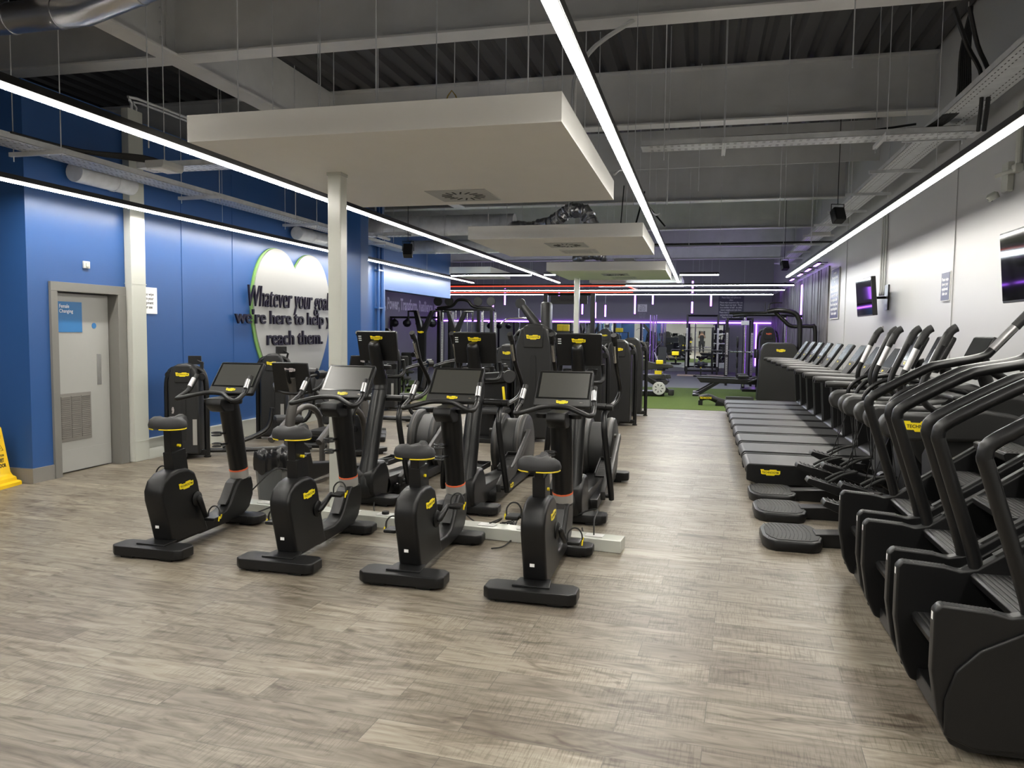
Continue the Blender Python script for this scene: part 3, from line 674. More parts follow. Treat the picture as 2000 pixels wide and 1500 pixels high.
# ------------------------------------------------------------------ area behind the camera, seen only in the mirror
for k, (x0, x1) in enumerate(((-.95, -.02), (.02, .95))):
    o = struct('door_%d' % (k+2), MB().rng(x0, x1, YF, YF+.045, .01, 2.1, .004), DOR)
    xx = x1-.25 if k == 0 else x0+.1
    MB().rng(xx, xx+.15, YF+.045, YF+.052, 1.25, 1.85).build('vision_panel', SCR, o); MB().rng(xx, xx+.15, YF+.045, YF+.052, .45, .95).build('lower_vision_panel', SCR, o)
b = MB(); b.rng(-1.05, -.96, YF, YF+.06, 0, 2.2); b.rng(.96, 1.05, YF, YF+.06, 0, 2.2); b.rng(-1.05, 1.05, YF, YF+.06, 2.11, 2.2); struct('trim_8', b, FRM)
# ------------------------------------------------------------------ upright exercise bikes
def foot_pad(b, w, y0, y1, z0=.025, z1=.085, c=.06):
    """wide low stabiliser, chamfered ends"""
    b.prism([(-w/2, y0+c*.6), (-w/2+c*.7, y0), (w/2-c*.7, y0), (w/2, y0+c*.6), (w/2, y1-c*.6), (w/2-c*.7, y1), (-w/2+c*.7, y1), (-w/2, y1-c*.6)], 'xy', z0, z1, .012)
    for s in (-1, 1): b.rng(s*(w/2-.13)-.05, s*(w/2-.13)+.05, y0+.02, y1-.02, 0, z0+.01, .004)
def console_flat(t, cy, cz, tilt, w=.415, h=.30, logo_front=True):
    """tablet style console: local frame right=+x, up=leaning away from the rider (+y)"""
    a = math.radians(tilt); up = (0, math.sin(a), math.cos(a)); M = frame((0, cy, cz), (1, 0, 0), up)
    b = MB(); b.prism([(-w/2, -h/2+.012), (-w/2+.012, -h/2), (w/2-.012, -h/2), (w/2, -h/2+.012), (w/2-.004, h/2-.012), (w/2-.016, h/2), (-w/2+.016, h/2), (-w/2+.004, h/2-.012)], 'xy', -.035, 0, .006)
    c = b.build('console', BLK, t, M=M)
    MB().rng(-w/2+.014, w/2-.014, -h/2+.066, h/2-.012, .0005, .003, .001).build('glass', SCR, c)
    MB().rng(-w/2+.03, w/2-.03, -h/2+.078, h/2-.026, .003, .0035).build('display', SCL, c)
    MB().rng(-w/2+.01, w/2-.01, -h/2+.006, -h/2+.062, .0005, .004, .001).build('lower_panel', DGR, c)
    MB().rng(.13, .155, -h/2+.028, -h/2+.036, .004, .006).build('button', CHR, c)
    l = logo(t, (0, 0, 0), (1, 0, 0), (0, 1, 0), .088); l.matrix_local = M @ Matrix.Translation((0, -h/2+.034, .0045))
    return c
def make_bike():
    t = thing('exercise_bike', '', 'exercise bike')
    b = MB(); foot_pad(b, .58, -.63, -.43, .016, .088); b.prism([(-.12, -.56), (.12, -.56), (.10, -.40), (-.10, -.40)], 'xy', .085, .10, .006); b.build('rear_foot', BLK, t)
    b = MB(); foot_pad(b, .48, .42, .60, .016, .082); b.build('front_foot', BLK, t)
    b = MB(); b.prism([(-.44, .09), (-.475, .22), (-.53, .40), (-.535, .47), (-.50, .545), (-.43, .585), (-.33, .605), (-.22, .595), (-.14, .555), (-.105, .48), (-.06, .30), (-.01, .13), (.02, .06), (-.36, .055)], 'yz', -.078, .078, .028, 3)
    h = b.build('housing', BLK, t)
    MB().rng(-.025, .005, -.4905, -.4895, .20, .235).build('product_sticker', PAP, h, M=Matrix.Translation((0, .018, -.01)) @ Matrix.Rotation(math.radians(0), 4, 'X'))
    b = MB(); b.prism([(-.08, .05), (-.02, .155), (.16, .145), (.27, .165), (.33, .21), (.42, .34), (.47, .385), (.635, .385), (.66, .30), (.655, .22), (.60, .12), (.52, .075), (.30, .055)], 'yz', -.062, .062, .018, 3, ang=40); b.build('frame', BLK, t)
    b = MB()  # groove panel on the U frame
    b.prism([(.30, .20), (.345, .235), (.43, .355), (.455, .37), (.445, .385), (.40, .36), (.325, .25), (.28, .205)], 'yz', -.04, .04, .004); b.build('frame_inlay', DGR, t)
    b = MB()
    for k in range(1): b.tube([(0, .552, .37), (0, .50, .62), (0, .445, .86), (0, .40, 1.05)], [.075, .078, .082, .08], 14, sub=4)
    o = b.build('column', MET, t); 
    b = MB(); b.lathe([(.0765, 0), (.0775, .075)], (0, 0, 0), 18); b.build('warning_label', MATS['label_grey'], o, M=Matrix.Translation((0, .548, .385)) @ Matrix.Rotation(math.radians(12), 4, 'X'))
    b = MB(); b.lathe([(.078, 0), (.078, .012)], (0, 0, 0), 18); b.build('label_band', ORG, o, M=Matrix.Translation((0, .533, .455)) @ Matrix.Rotation(math.radians(12), 4, 'X'))
    # bottle rings
    for z, r in ((.79, .038), (.70, .034)):
        b = MB(); y = .34; x = -.06+(.0)
        b.tube([(x+r*math.cos(k*PI/8), y+r*math.sin(k*PI/8)-.02, z) for k in range(16)], .006, 6, closed=True)
        b.tube([(x+r*math.cos(k*PI/8), y+r*math.sin(k*PI/8)-.02, z-.022) for k in range(16)], .005, 6, closed=True); b.tube([(x+.02, y+.01, z-.01), (-.02, .42, z-.01)], .01, 6)
        b.build('cup_ring', BLK, t)
    # seat post
    b = MB(); b.prism([(-.345, .57), (-.36, .73), (-.205, .745), (-.175, .57)], 'yz', -.042, .042, .008); b.build('post_sleeve', BLK, t)
    # handlebar: one swept bar, then the grips
    b = MB(); P = [(-.262, .24, 1.135), (-.27, .13, 1.09), (-.245, .085, 1.085), (-.17, .13, 1.105), (-.09, .19, 1.125), (0, .205, 1.13), (.09, .19, 1.125), (.17, .13, 1.105), (.245, .085, 1.085), (.27, .13, 1.09), (.262, .24, 1.135)]
    b.tube(P, .018, 10, sub=4); b.prism([(.18, 1.03), (.20, 1.085), (.40, 1.09), (.47, 1.0), (.36, .96), (.25, .97)], 'yz', -.07, .07, .015, 2); b.build('handlebar', BLK, t)
    for s in (-1, 1):
        g = MB().tube([(s*.262, .23, 1.13), (s*.257, .27, 1.165), (s*.25, .345, 1.26)], .021, 12, sub=2).build('hand_grip', BLK, t)
        MB().tube([(s*.2575, .26, 1.17), (s*.2515, .31, 1.235)], .0195, 12).build('pulse_sensor', ALU, g, M=Matrix.Translation((0, -.006, -.001)))
    b = MB()
    for s in (-1, 1): b.lathe([(.0, 0), (.045, 0), (.052, .03), (.047, .03), (.04, .008), (.0, .006)], (s*.12, .33, 1.035), 14)
    b.build('cup_tray', BLK, t)
    b = MB(); b.prism([(.40, .98), (.41, 1.05), (.52, 1.19), (.60, 1.22), (.60, 1.16), (.50, 1.02)], 'yz', -.06, .06, .02); b.build('console_bracket', BLK, t)
    console_flat(t, .52, 1.235, 40, .42, .325)
    logo(t, (.0785, -.26, .475), (0, 1, .07), (0, -.07, 1), .165)
    l = logo(t, (-.0785, -.26, .475), (0, -1, .07), (0, .07, 1), .165)
    return t
def cranks(t, ang):
    for s, a in ((1, ang), (-1, ang+180)):
        an = math.radians(a); py, pz = -.14, .345; L = .17; ey, ez = py+L*math.cos(an), pz+L*math.sin(an); x0 = s*.08
        b = MB(); b.lathe([(.058, 0), (.058, .008), (.045, .018), (0, .02)], (x0, py, pz), 20, RY(90*s)); b.tube([(x0+s*.022, py-.028*math.cos(an), pz-.028*math.sin(an)), (x0+s*.022, py-.018*math.cos(an), pz-.018*math.sin(an)), (x0+s*.022, py, pz), (x0+s*.03, (py+ey)/2, (pz+ez)/2), (x0+s*.034, ey, ez), (x0+s*.034, ey+.012*math.cos(an), ez+.012*math.sin(an))], [.008, .02, .026, .021, .018, .008], 10, ry=None)
        c = b.build('crank', BLK, t)
        b = MB(); b.box((x0+s*.10, ey, ez), (.09, .115, .026), .01); b.cyl((x0+s*.03, ey, ez), (x0+s*.14, ey, ez), .009, 8); b.build('pedal', BLK, c)
        b = MB(); xs = x0+s*.10; b.tube([(xs-.046, ey, ez+.0), (xs-.048, ey+.01, ez+.05), (xs-.02, ey+.02, ez+.085), (xs+.02, ey+.02, ez+.085), (xs+.048, ey+.01, ez+.05), (xs+.05, ey, ez)], .0055, 6, sub=3); b.build('toe_strap', RUB, c)
        MB().tube([(xs+.052*s, ey-.012, ez-.02), (xs+.055*s, ey-.005, ez+.015), (xs+.05*s, ey+.012, ez-.004), (xs+.056*s, ey+.022, ez+.028)], .0055, 6, sub=3).build('strap_buckle', YEL, c)
def saddle(t, z):
    """adjustable: z is the height of the saddle's underside"""
    y = -.30-.05*(z-.8)
    MB().prism([(-.335-.02, .70), (-.355-.06*(z-.74), z), (-.225-.06*(z-.74), z), (-.215, .70)], 'yz', -.03, .03, .006).build('seat_post', MET, t)
    # shaped saddle: outline lofted
    b = MB(); tm = bmesh.new(); out = []
    outl = [(0, -.15), (.055, -.148), (.105, -.125), (.135, -.085), (.142, -.035), (.125, .015), (.085, .05), (.048, .085), (.034, .13), (.024, .155), (0, .163)]
    P = [(x, yy) for x, yy in outl]+[(-x, yy) for x, yy in outl[::-1][1:-1]]
    rings = []
    for k, (sc_, dz) in enumerate(((.86, 0), (.98, .012), (1.0, .032), (.93, .062), (.74, .08), (.42, .086), (.12, .082))):
        r = []
        for (x, yy) in P:
            yc = -.02; px = x*sc_; py_ = yc+(yy-yc)*sc_
            zz = z+dz*(1 if k < 2 else (1.0+.12*(py_ < -.05)+.18*(py_ > .10)-.10*(abs(py_) < .05)))
            if k >= 3 and abs(px) < .03 and py_ < .02: zz -= .008
            r.append(tm.verts.new((px, y+py_, zz)))
        rings.append(r)
    n = len(P)
    for i in range(len(rings)-1):
        for k in range(n): tm.faces.new((rings[i][k], rings[i][(k+1) % n], rings[i+1][(k+1) % n], rings[i+1][k]))
    tm.faces.new(rings[0][::-1]); tm.faces.new(rings[-1]); bmesh.ops.recalc_face_normals(tm, faces=tm.faces); b._merge(tm)
    s = b.build('saddle', UPH, t)
    yb = MB(); yb.tube([(x*.93, y-.02+(yy+.02)*.93, z+.004) for x, yy in P if yy < .03], .005, 6)
    yb.build('saddle_trim', YEL, s)
    MB().cyl((.03, y+.02, z-.13), (.055, y+.02, z-.13), .011, 10).build('seat_pin', YEL, t)
bike = make_bike()
BK = [(-3.80, 5.20, .0, .905, 'leftmost of the front row, beside the waste bin'), (-2.77, 5.17, 0, .88, 'second from the left, a bright streak reflected on its screen'),
      (-1.84, 5.13, 0, .80, 'third from the left, right of the white pillar'), (-.975, 5.05, 0, .775, 'rightmost of the front row, nearest the open aisle')]
bikes = []
for k, (x, y, rz, sz, wd) in enumerate(BK):
    o = bike if k == 0 else copy_tree(bike)
    o.location = (x, y, 0); o.rotation_euler = (0, 0, math.radians(rz)); o['label'] = 'black upright exercise bike, '+wd; o['group'] = 'upright exercise bikes in the front row'; bikes.append(o)
for o, q, an in zip(bikes, BK, (-68, 28, 20, -38)): saddle(o, q[3]); cranks(o, an)

# ------------------------------------------------------------------ elliptical trainers (front foot at y=0, body towards +y)
def make_elliptical():
    t = thing('elliptical_trainer', '', 'elliptical trainer')
    b = MB(); foot_pad(b, .60, -.02, .17, .02, .09); b.build('front_foot', BLK, t)
    b = MB(); foot_pad(b, .62, 1.95, 2.12, .02, .11); b.build('rear_foot', BLK, t)
    MB().rng(-.12, .02, .01, .12, .0905, .092).build('foot_inlay', SCR, t)
    b = MB(); b.prism([(-.06, .12), (-.075, .22), (-.05, .32), (.12, .40), (.25, .40), (.33, .30), (.40, .12), (.32, .04), (.04, .03)], 'yz', -.10, .10, .03, 3)
    b.prism([(.25, .05), (.3, .22), (1.7, .16), (2.0, .14), (2.0, .04)], 'yz', -.10, .10, .015); b.rng(-.17, .17, .45, 1.98, .03, .13, .02); b.build('base_shell', BLK, t)
    b = MB(); P = [(0, .0, .10), (0, .0, .2), (0, .10, .45), (0, .22, .80), (0, .33, 1.06), (0, .335, 1.16), (0, .26, 1.34), (0, .20, 1.5), (0, .185, 1.535)]
    b.tube(P, [.085, .09, .078, .074, .072, .07, .062, .056, .035], 16, sub=4); b.build('column', MET, t)
    MB().tube([(0, .325, 1.075), (0, .325, 1.083)], .0745, 16).build('column_joint', BLK, t)
    # console
    M = frame((0, .27, 1.49), (-1, 0, 0), (0, -.24, 1)); w, h = .41, .29
    b = MB(); b.prism([(-w/2+.01, -h/2), (w/2-.01, -h/2), (w/2, h/2-.01), (w/2-.01, h/2), (-w/2+.01, h/2), (-w/2, h/2-.01)], 'xy', 0, .04, .01); c = b.build('console', BLK, t, M=M)
    MB().rng(-w/2+.02, w/2-.02, -h/2+.06, h/2-.015, .041, .043).build('display', SCR, c)
    b = MB()
    for k in range(3): b.rng(.155, .185, .095-.02*k, .103-.02*k, -.0015, .0)
    b.build('back_sticker', PAP, c)
    MB().rng(-.16, -.157, -.06, .10, -.001, 0).build('panel_gap', INK, c)
    l = logo(t, (0, 0, 0), (1, 0, 0), (0, 0, 1), .125); l.matrix_local = M @ Matrix.Rotation(PI, 4, 'Y') @ Matrix.Translation((0, .085, .001))
    b = MB(); b.rng(-.13, .13, .28, .42, 1.27, 1.31, .01); b.lathe([(0, 0), (.045, 0), (.05, .05), (.042, .05), (.036, .01), (0, .01)], (-.11, .37, 1.27), 14); b.lathe([(0, 0), (.045, 0), (.05, .05), (.042, .05), (.036, .01), (0, .01)], (.11, .37, 1.27), 14); b.build('cup_tray', BLK, t)
    # fixed inner grips
    for s in (-1, 1):
        MB().tube([(s*.08, .33, 1.20), (s*.18, .40, 1.20), (s*.20, .46, 1.25), (s*.19, .45, 1.36)], .018, 10, sub=3).build('fixed_grip', BLK, t)
    b = MB(); b.cyl((-.24, .34, .99), (.24, .34, .99), .03, 14); b.build('pivot_bar', MET, t)
    for s in (-1, 1):
        b = MB(); b.tube([(s*.28, .47, 1.62), (s*.29, .52, 1.56), (s*.29, .64, 1.36), (s*.30, .86, 1.17), (s*.30, .90, 1.07), (s*.27, .80, .99), (s*.23, .50, .955)], [.02, .024, .022, .021, .021, .021, .021], 12, sub=4)
        h = b.build('moving_handle', MET, t)
        b = MB(); b.tube([(s*.285, .45, 1.625), (s*.285, .50, 1.575)], .027, 12); b.tube([(s*.289, .53, 1.54), (s*.29, .63, 1.375)], .024, 12); b.build('grip_sleeve', RUB, h)
        b = MB(); b.tube([(s*.285, .512, 1.53), (s*.286, .607, 1.375)], .017, 10); b.build('pulse_sensor', CHR, h)
        b = MB(); b.tube([(s*.25, .52, .965), (s*.23, .34, .93), (s*.24, .24, .86), (s*.25, .22, .74), (s*.30, .27, .30), (s*.31, .30, .17)], [.022, .026, .026, .027, .027, .024], 12, sub=4); b.cyl((s*.22, .30, .20), (s*.33, .30, .20), .02, 10)
        b.cyl((s*.18, .36, .985), (s*.30, .36, .985), .032, 14); b.build('swing_arm', MET, t)
        # pedal arm: link from the crank disc down to the swing arm
        b = MB(); x = s*.235; b.prism([(.28, .16), (.26, .24), (.60, .36), (.80, .30), (1.55, .60 if s > 0 else .22), (1.60, .54 if s > 0 else .16), (.85, .22), (.5, .20)], 'yz', x-.022, x+.022, .008); b.build('pedal_arm', DGR, t)
        b = MB(); x = s*.17; z = .31 if s > 0 else .24; th = .20 if s > 0 else -.02
        MP = Matrix.Translation((x, .98, z)) @ Matrix.Rotation(th, 4, 'X')
        b = MB(); b.rng(-.075, .075, -.21, .21, 0, .02, .008); b.rng(-.08, -.068, -.21, .21, 0, .05, .004); b.rng(.068, .08, -.21, .21, 0, .05, .004); b.rng(-.08, .08, .195, .21, 0, .055, .004)
        pd = b.build('foot_plate', BLK, t, M=MP)
        b = MB()
        for k in range(14): b.rng(-.06, .06, -.18+.027*k, -.172+.027*k, .02, .0225)
        b.build('grip_ribs', RUB, pd)
        b = MB(); xc = s*.125; b.lathe([(0, -.055), (.31, -.055), (.335, -.045), (.345, -.03), (.345, .03), (.335, .045), (.31, .05), (.30, .055), (.0, .055)], (xc+s*.0, 1.80, .385), 44, RY(90)); d = b.build('crank_disc', DGR, t)
        b = MB(); b.lathe([(.346, -.012), (.349, -.008), (.349, .008), (.346, .012)], (xc, 1.80, .385), 44, RY(90)); b.cyl((xc+s*.05, 1.62, .56), (xc+s*.10, 1.62, .56), .022, 12); b.build('disc_rim', MGR, d)
    b = MB(); b.lathe([(.0, -.07), (.30, -.07), (.30, .07), (0, .07)], (0, 1.80, .38), 40, RY(90)); b.build('flywheel_cover', DGR, t)
    logo(t, (.1715, 1.05, .08), (0, 1, 0), (0, 0, 1), .15); logo(t, (-.1715, 1.05, .08), (0, -1, 0), (0, 0, 1), .15)
    return t
ell = make_elliptical()
EL = [(-3.03, 6.60, 0, 'left one of the row right behind the front bikes'), (-2.02, 6.50, 0, 'middle one of the row right behind the front bikes'), (-1.05, 6.45, 0, 'right one behind the front bikes, by the aisle')]
for k, (x, y, rz, wd) in enumerate(EL):
    o = ell if k == 0 else copy_tree(ell)
    o.location = (x, y, 0); o.rotation_euler = (0, 0, math.radians(rz)); o['label'] = 'black elliptical trainer with twin handles, '+wd; o['group'] = 'elliptical trainers facing the camera' if k < 3 else 'elliptical trainers farther back'

# ------------------------------------------------------------------ recumbent bike (console towards -y, seat towards +y)
def make_recumbent():
    t = thing('recumbent_bike', '', 'exercise bike')
    b = MB(); foot_pad(b, .5, .0, .16); b.build('front_foot', BLK, t)
    b = MB(); foot_pad(b, .5, 1.35, 1.5); b.build('rear_foot', BLK, t)
    MB().prism([(.02, .08), (.0, .35), (.08, .48), (.30, .52), (.48, .42), (.55, .25), (1.45, .12), (1.45, .06), (.3, .05)], 'yz', -.08, .08, .03).build('housing', BLK, t)
    b = MB(); b.tube([(0, .18, .45), (0, .22, .75), (0, .30, .98), (0, .24, 1.16)], .05, 12, sub=4); b.build('column', MGR, t)
    M = frame((0, .24, 1.15), (-1, 0, 0), (0, -.25, 1)); w, h = .42, .32
    c = MB().prism([(-w/2, -h/2), (w/2, -h/2), (w/2-.012, h/2), (-w/2+.012, h/2)], 'xy', 0, .035, .01).build('console', BLK, t, M=M)
    MB().rng(-w/2+.02, w/2-.02, -h/2+.06, h/2-.015, .0355, .037).build('display', SCR, c)
    b = MB(); b.tube([(0, -.02, .03), (0, -.05, .01), (.0, -.06, -.10)], .022, 8, sub=2); b.build('rear_clip', BLK, c, M=Matrix.Rotation(PI/2, 4, 'X') @ Matrix.Rotation(0, 4, 'X'))
    l = logo(t, (0, 0, 0), (1, 0, 0), (0, 0, 1), .12, SIL); l.matrix_local = M @ Matrix.Rotation(PI, 4, 'Y') @ Matrix.Translation((0, .09, .001))
    b = MB(); b.tube([(-.26, .46, 1.13), (-.25, .34, 1.05), (-.1, .27, 1.0), (.1, .27, 1.0), (.25, .34, 1.05), (.26, .46, 1.13)], .018, 10, sub=3); b.build('handlebar', BLK, t)
    b = MB(); b.tube([(.27, .3, .5), (.27, .95, .78), (.27, 1.35, .62), (.27, 1.40, .1)], .035, 10, sub=4); b.build('side_frame', MGR, t)
    b = MB(); b.tube([(-.27, .3, .5), (-.27, .95, .78), (-.27, 1.35, .62), (-.27, 1.40, .1)], .035, 10, sub=4); b.build('side_frame', MGR, t)
    MB().box((0, 1.1, .50), (.40, .38, .07), .03).build('seat', UPH, t); MB().box((0, 1.33, .80), (.40, .08, .50), .03, RX(-14)).build('backrest', UPH, t)
    for s in (-1, 1):
        c = MB().lathe([(.05, 0), (.05, .02), (.0, .022)], (s*.08, .30, .33), 16, RY(90*s)).build('crank', BLK, t); MB().box((s*.18, .30-s*.12, .34+s*.05), (.09, .11, .03), .01).build('pedal', BLK, c)
    return t
rec = make_recumbent(); rec.location = (-4.02, 6.75, 0); rec['label'] = 'recumbent bike seen behind its console with a silver badge, between the two left bikes'
o = copy_tree(rec, 'recumbent bike with a tilted console just left of the white pillar', (-4.15, 9.3, 0), 60)

# ------------------------------------------------------------------ treadmills (rear at x=0, console towards +x)
def make_treadmill():
    t = thing('treadmill', '', 'treadmill')
    b = MB(); b.prism([(0, .10), (0, .255), (.02, .275), (1.45, .275), (1.45, .06), (.12, .06)], 'xz', -.41, -.355, .012); d = b.build('side_rail', BLK, t)
    b = MB(); b.prism([(0, .10), (0, .255), (.02, .275), (1.45, .275), (1.45, .06), (.12, .06)], 'xz', .355, .41, .012); b.build('side_rail', BLK, t)
    b = MB(); b.cyl((.05, -.352, .205), (.05, .352, .205), .062, 18); b.rng(.05, 1.5, -.35, .35, .235, .267, .002); b.build('running_belt', mat('grey_running_belt', (.045, .045, .046), .5, var=.08) if 'grey_running_belt' not in MATS else MATS['grey_running_belt'], t)
    MB().rng(.1, 1.6, -.33, .33, .09, .20).build('deck_frame', MET, t)
    b = MB(); [b.rng(x, x+.12, y-.03, y+.03, 0, .1, .01) for x in (.1, 1.3) for y in (-.3, .3)]; b.build('rubber_feet', RUB, t)
    b = MB(); b.prism([(1.40, .07), (1.40, .275), (1.55, .36), (1.85, .34), (2.0, .22), (2.02, .06)], 'xz', -.40, .40, .03); b.build('motor_hood', BLK, t)
    for s in (-1, 1):
        b = MB(); b.prism([(1.42, .08), (1.36, .98), (1.42, 1.06), (1.60, 1.06), (1.72, .9), (1.86, .08)], 'xz', s*.40-.03, s*.40+.03, .015); b.build('upright', BLK, t)
        b = MB(); b.tube([(.77, s*.385, 1.135), (.84, s*.385, 1.14), (1.30, s*.385, 1.13), (1.45, s*.36, 1.12), (1.55, s*.30, 1.10)], [.032, .034, .034, .034, .03], 12, sub=3); r = b.build('hand_rail', DGR, t)
        MB().cyl((.755, s*.385, 1.135), (.775, s*.385, 1.135), .030, 12).build('rail_cap', BLK, r)
    a = math.radians(33); M = frame((1.41, 0, 1.32), (0, -1, 0), (math.sin(a), 0, math.cos(a))); w, h = .44, .48
    b = MB(); b.prism([(-w/2+.05, -h/2), (w/2-.05, -h/2), (w/2, -.02), (w/2-.01, h/2-.015), (w/2-.02, h/2), (-w/2+.02, h/2), (-w/2+.01, h/2-.015), (-w/2, -.02)], 'xy', -.04, 0, .01); c = b.build('console', BLK, t, M=M)
    MB().rng(-w/2+.025, w/2-.025, -.01, h/2-.015, .001, .003).build('display', SCT, c)
    MB().rng(-w/2+.05, w/2-.05, -h/2+.02, -.02, .001, .004, .001).build('lower_panel', PNL, c)
    l = logo(t, (0, 0, 0), (1, 0, 0), (0, 0, 1), .07); l.matrix_local = M @ Matrix.Translation((0, -.06, .0045))
    b = MB(); b.rng(1.2, 1.5, -.34, .34, 1.07, 1.12, .015); b.build('crossbar', BLK, t)
    b = MB(); [b.rng(1.22, 1.30, s*.16-.04, s*.16+.04, 1.12, 1.14, .01) for s in (-1, 1)]; b.build('bottle_tray', BLK, t)
    logo(t, (.24, -.4105, .19), (1, 0, 0), (0, 0, 1), .20); logo(t, (.24, .4105, .19), (-1, 0, 0), (0, 0, 1), .20)
    return t
tm = make_treadmill()
ORD = ['first of the row, nearest the camera, yellow badge on its side', 'second of the row by the right wall', 'third of the row by the right wall', 'fourth of the row by the right wall', 'fifth, middle one of the row by the right wall', 'sixth of the row by the right wall', 'seventh of the row by the right wall', 'eighth of the row, one before the last', 'last of the row, beside the green turf']
for k in range(9):
    o = tm if k == 0 else copy_tree(tm)
    o.location = (.5, 8.87+.925*k+(.42 if k == 0 else .3)*0, 0); o['label'] = 'black treadmill, '+ORD[k]; o['group'] = 'treadmills in the row facing the right wall'

# ------------------------------------------------------------------ cable suspended steppers (rear pad at x=0, console towards +x)
def pad_shape(b, x0, x1, w, z0, z1, bev=.012):
    b.prism([(x0, -w/2+.16), (x0+.03, -w/2+.06), (x0+.08, -w/2), (x1-.05, -w/2), (x1, -w/2+.05), (x1+.03, -w*.2), (x1+.035, 0), (x1+.03, w*.2), (x1, w/2-.05), (x1-.05, w/2), (x0+.08, w/2), (x0+.03, w/2-.06), (x0, w/2-.16)], 'xy', z0, z1, bev)
def make_vario():
    t = thing('suspended_stepper', '', 'cardio machine')
    b = MB(); pad_shape(b, 0, .42, .60, .0, .085, .02); p = b.build('rear_pad', BLK, t)
    b = MB(); pad_shape(b, .03, .40, .54, .084, .09, .003)
    for k in range(11): b.tube([(.07+.03*k-.03*abs(j)**2, .23*j, .091) for j in (-1, -.5, 0, .5, 1)], .002, 5)
    b.build('pad_tread', RUB, p)
    b = MB(); b.prism([(.38, .0), (.40, .10), (.9, .13), (1.3, .11), (1.9, .12), (1.9, 0)], 'xz', -.09, .09, .01); b.build('base_beam', BLK, t)
    b = MB(); b.rng(1.25, 1.95, -.34, .34, 0, .1, .02); b.build('front_base', BLK, t)
    # front shroud and disc housing
    b = MB(); b.prism([(1.22, .08), (1.20, .72), (1.28, .92), (1.38, 1.10), (1.52, 1.22), (1.68, 1.26), (1.84, 1.20), (1.93, 1.02), (1.95, .7), (1.93, .08)], 'xz', -.24, .24, .03, 3); b.build('front_shroud', BLK, t)
    for s in (-1, 1): MB().lathe([(.0, .006), (.33, .006), (.36, .016), (.38, .016), (.40, .001)], (1.62, s*.24, .84), 40, RX(-90*s)).build('shroud_disc', DGR, t)
    MB().rng(1.60, 1.63, -.2565, -.2535, 1.03, 1.06).build('product_sticker', PAP, t)
    for s in (-1, 1):
        b = MB(); b.prism([(.80, .92), (.77, 1.0), (.80, 1.07), (.86, 1.095), (1.25, 1.095), (1.45, 1.13), (1.66, 1.10), (1.78, 1.02), (1.80, .92), (1.4, .90), (.9, .885)], 'xz', s*.27-.065, s*.27+.065, .03, 3); b.build('overhead_arm', DGR, t)
        logo(t, (1.05, s*.336, 1.0), (-s, 0, 0), (0, 0, 1), .24)
        # suspended foot platforms
        dx, dz = ((.0, .0) if s < 0 else (.17, .08))
        b = MB(); b.prism([(.42+dx, .36+dz), (.44+dx, .40+dz), (.82+dx, .30+dz), (.95+dx, .29+dz), (.95+dx, .24+dz), (.78+dx, .22+dz), (.5+dx, .32+dz)], 'xz', s*.16-.075, s*.16+.075, .01); f = b.build('foot_platform', BLK, t)
        b = MB(); b.tube([(.60+dx, s*.16-.075, .37+dz), (.72+dx, s*.16-.06, .44+dz), (.84+dx, s*.16, .46+dz), (.72+dx, s*.16+.06, .44+dz), (.60+dx, s*.16+.075, .37+dz)], .012, 8, sub=3)
        for k in range(7): b.rng(.47+dx+.04*k, .475+dx+.04*k, s*.16-.06, s*.16+.06, .395+dz-.0105*k, .401+dz-.0105*k)
        b.build('foot_cup', RUB, f)
        b = MB(); b.tube([(.90+dx, s*.16, .27+dz), (1.30, s*.16, .20)], .028, 10); b.cyl((.95+dx, s*.16-.05, .29+dz), (.95+dx, s*.16+.05, .29+dz), .05, 14); b.build('link_rod', MET, t)
        b = MB(); b.cyl((.86, s*.24, .90), (.70+dx, s*.20, .36+dz), .004, 6); b.cyl((.98, s*.30, .90), (.88+dx, s*.22, .30+dz), .004, 6); b.build('suspension_cable', MET, t)
        b = MB(); b.tube([(1.245, s*.30, 1.705), (1.20, s*.30, 1.66), (1.12, s*.30, 1.48), (1.05, s*.30, 1.30), (1.06, s*.31, 1.18), (1.16, s*.31, 1.10), (1.3, s*.30, 1.06)], [.024, .03, .026, .024, .024, .024, .024], 12, sub=4); h = b.build('moving_handle', MET, t)
        MB().tube([(1.255, s*.30, 1.71), (1.215, s*.30, 1.68), (1.17, s*.30, 1.58)], .031, 12, sub=2).build('grip_sleeve', RUB, h)
        MB().tube([(1.155, s*.29, 1.545), (1.085, s*.29, 1.375)], .026, 10).build('pulse_sensor', ALU, h, M=Matrix.Translation((-.008, 0, 0)))
        b = MB(); b.tube([(1.45, s*.12, 1.22), (1.20, s*.17, 1.27), (1.02, s*.19, 1.20), (.94, s*.20, 1.08), (1.02, s*.19, 1.02), (1.3, s*.17, 1.05)], .019, 10, sub=4); b.build('fixed_handle', MET, t)
    b = MB(); b.tube([(1.62, 0, 1.15), (1.56, 0, 1.30), (1.52, 0, 1.42)], .05, 12, sub=2); b.rng(1.28, 1.5, -.2, .2, 1.18, 1.215, .015); b.build('console_mast', BLK, t)
    a = math.radians(24); M = frame((1.46, 0, 1.50), (0, -1, 0), (math.sin(a), 0, math.cos(a))); w, h = .43, .33
    c = MB().prism([(-w/2, -h/2), (w/2, -h/2), (w/2, h/2-.02), (w/2-.02, h/2), (-w/2+.02, h/2), (-w/2, h/2-.02)], 'xy', -.04, 0, .01).build('console', BLK, t, M=M)
    MB().rng(-w/2+.02, w/2-.02, -h/2+.07, h/2-.015, .001, .003).build('display', SCR, c); MB().rng(-w/2+.01, w/2-.01, -h/2+.01, -h/2+.065, .001, .004).build('lower_panel', MGR, c)
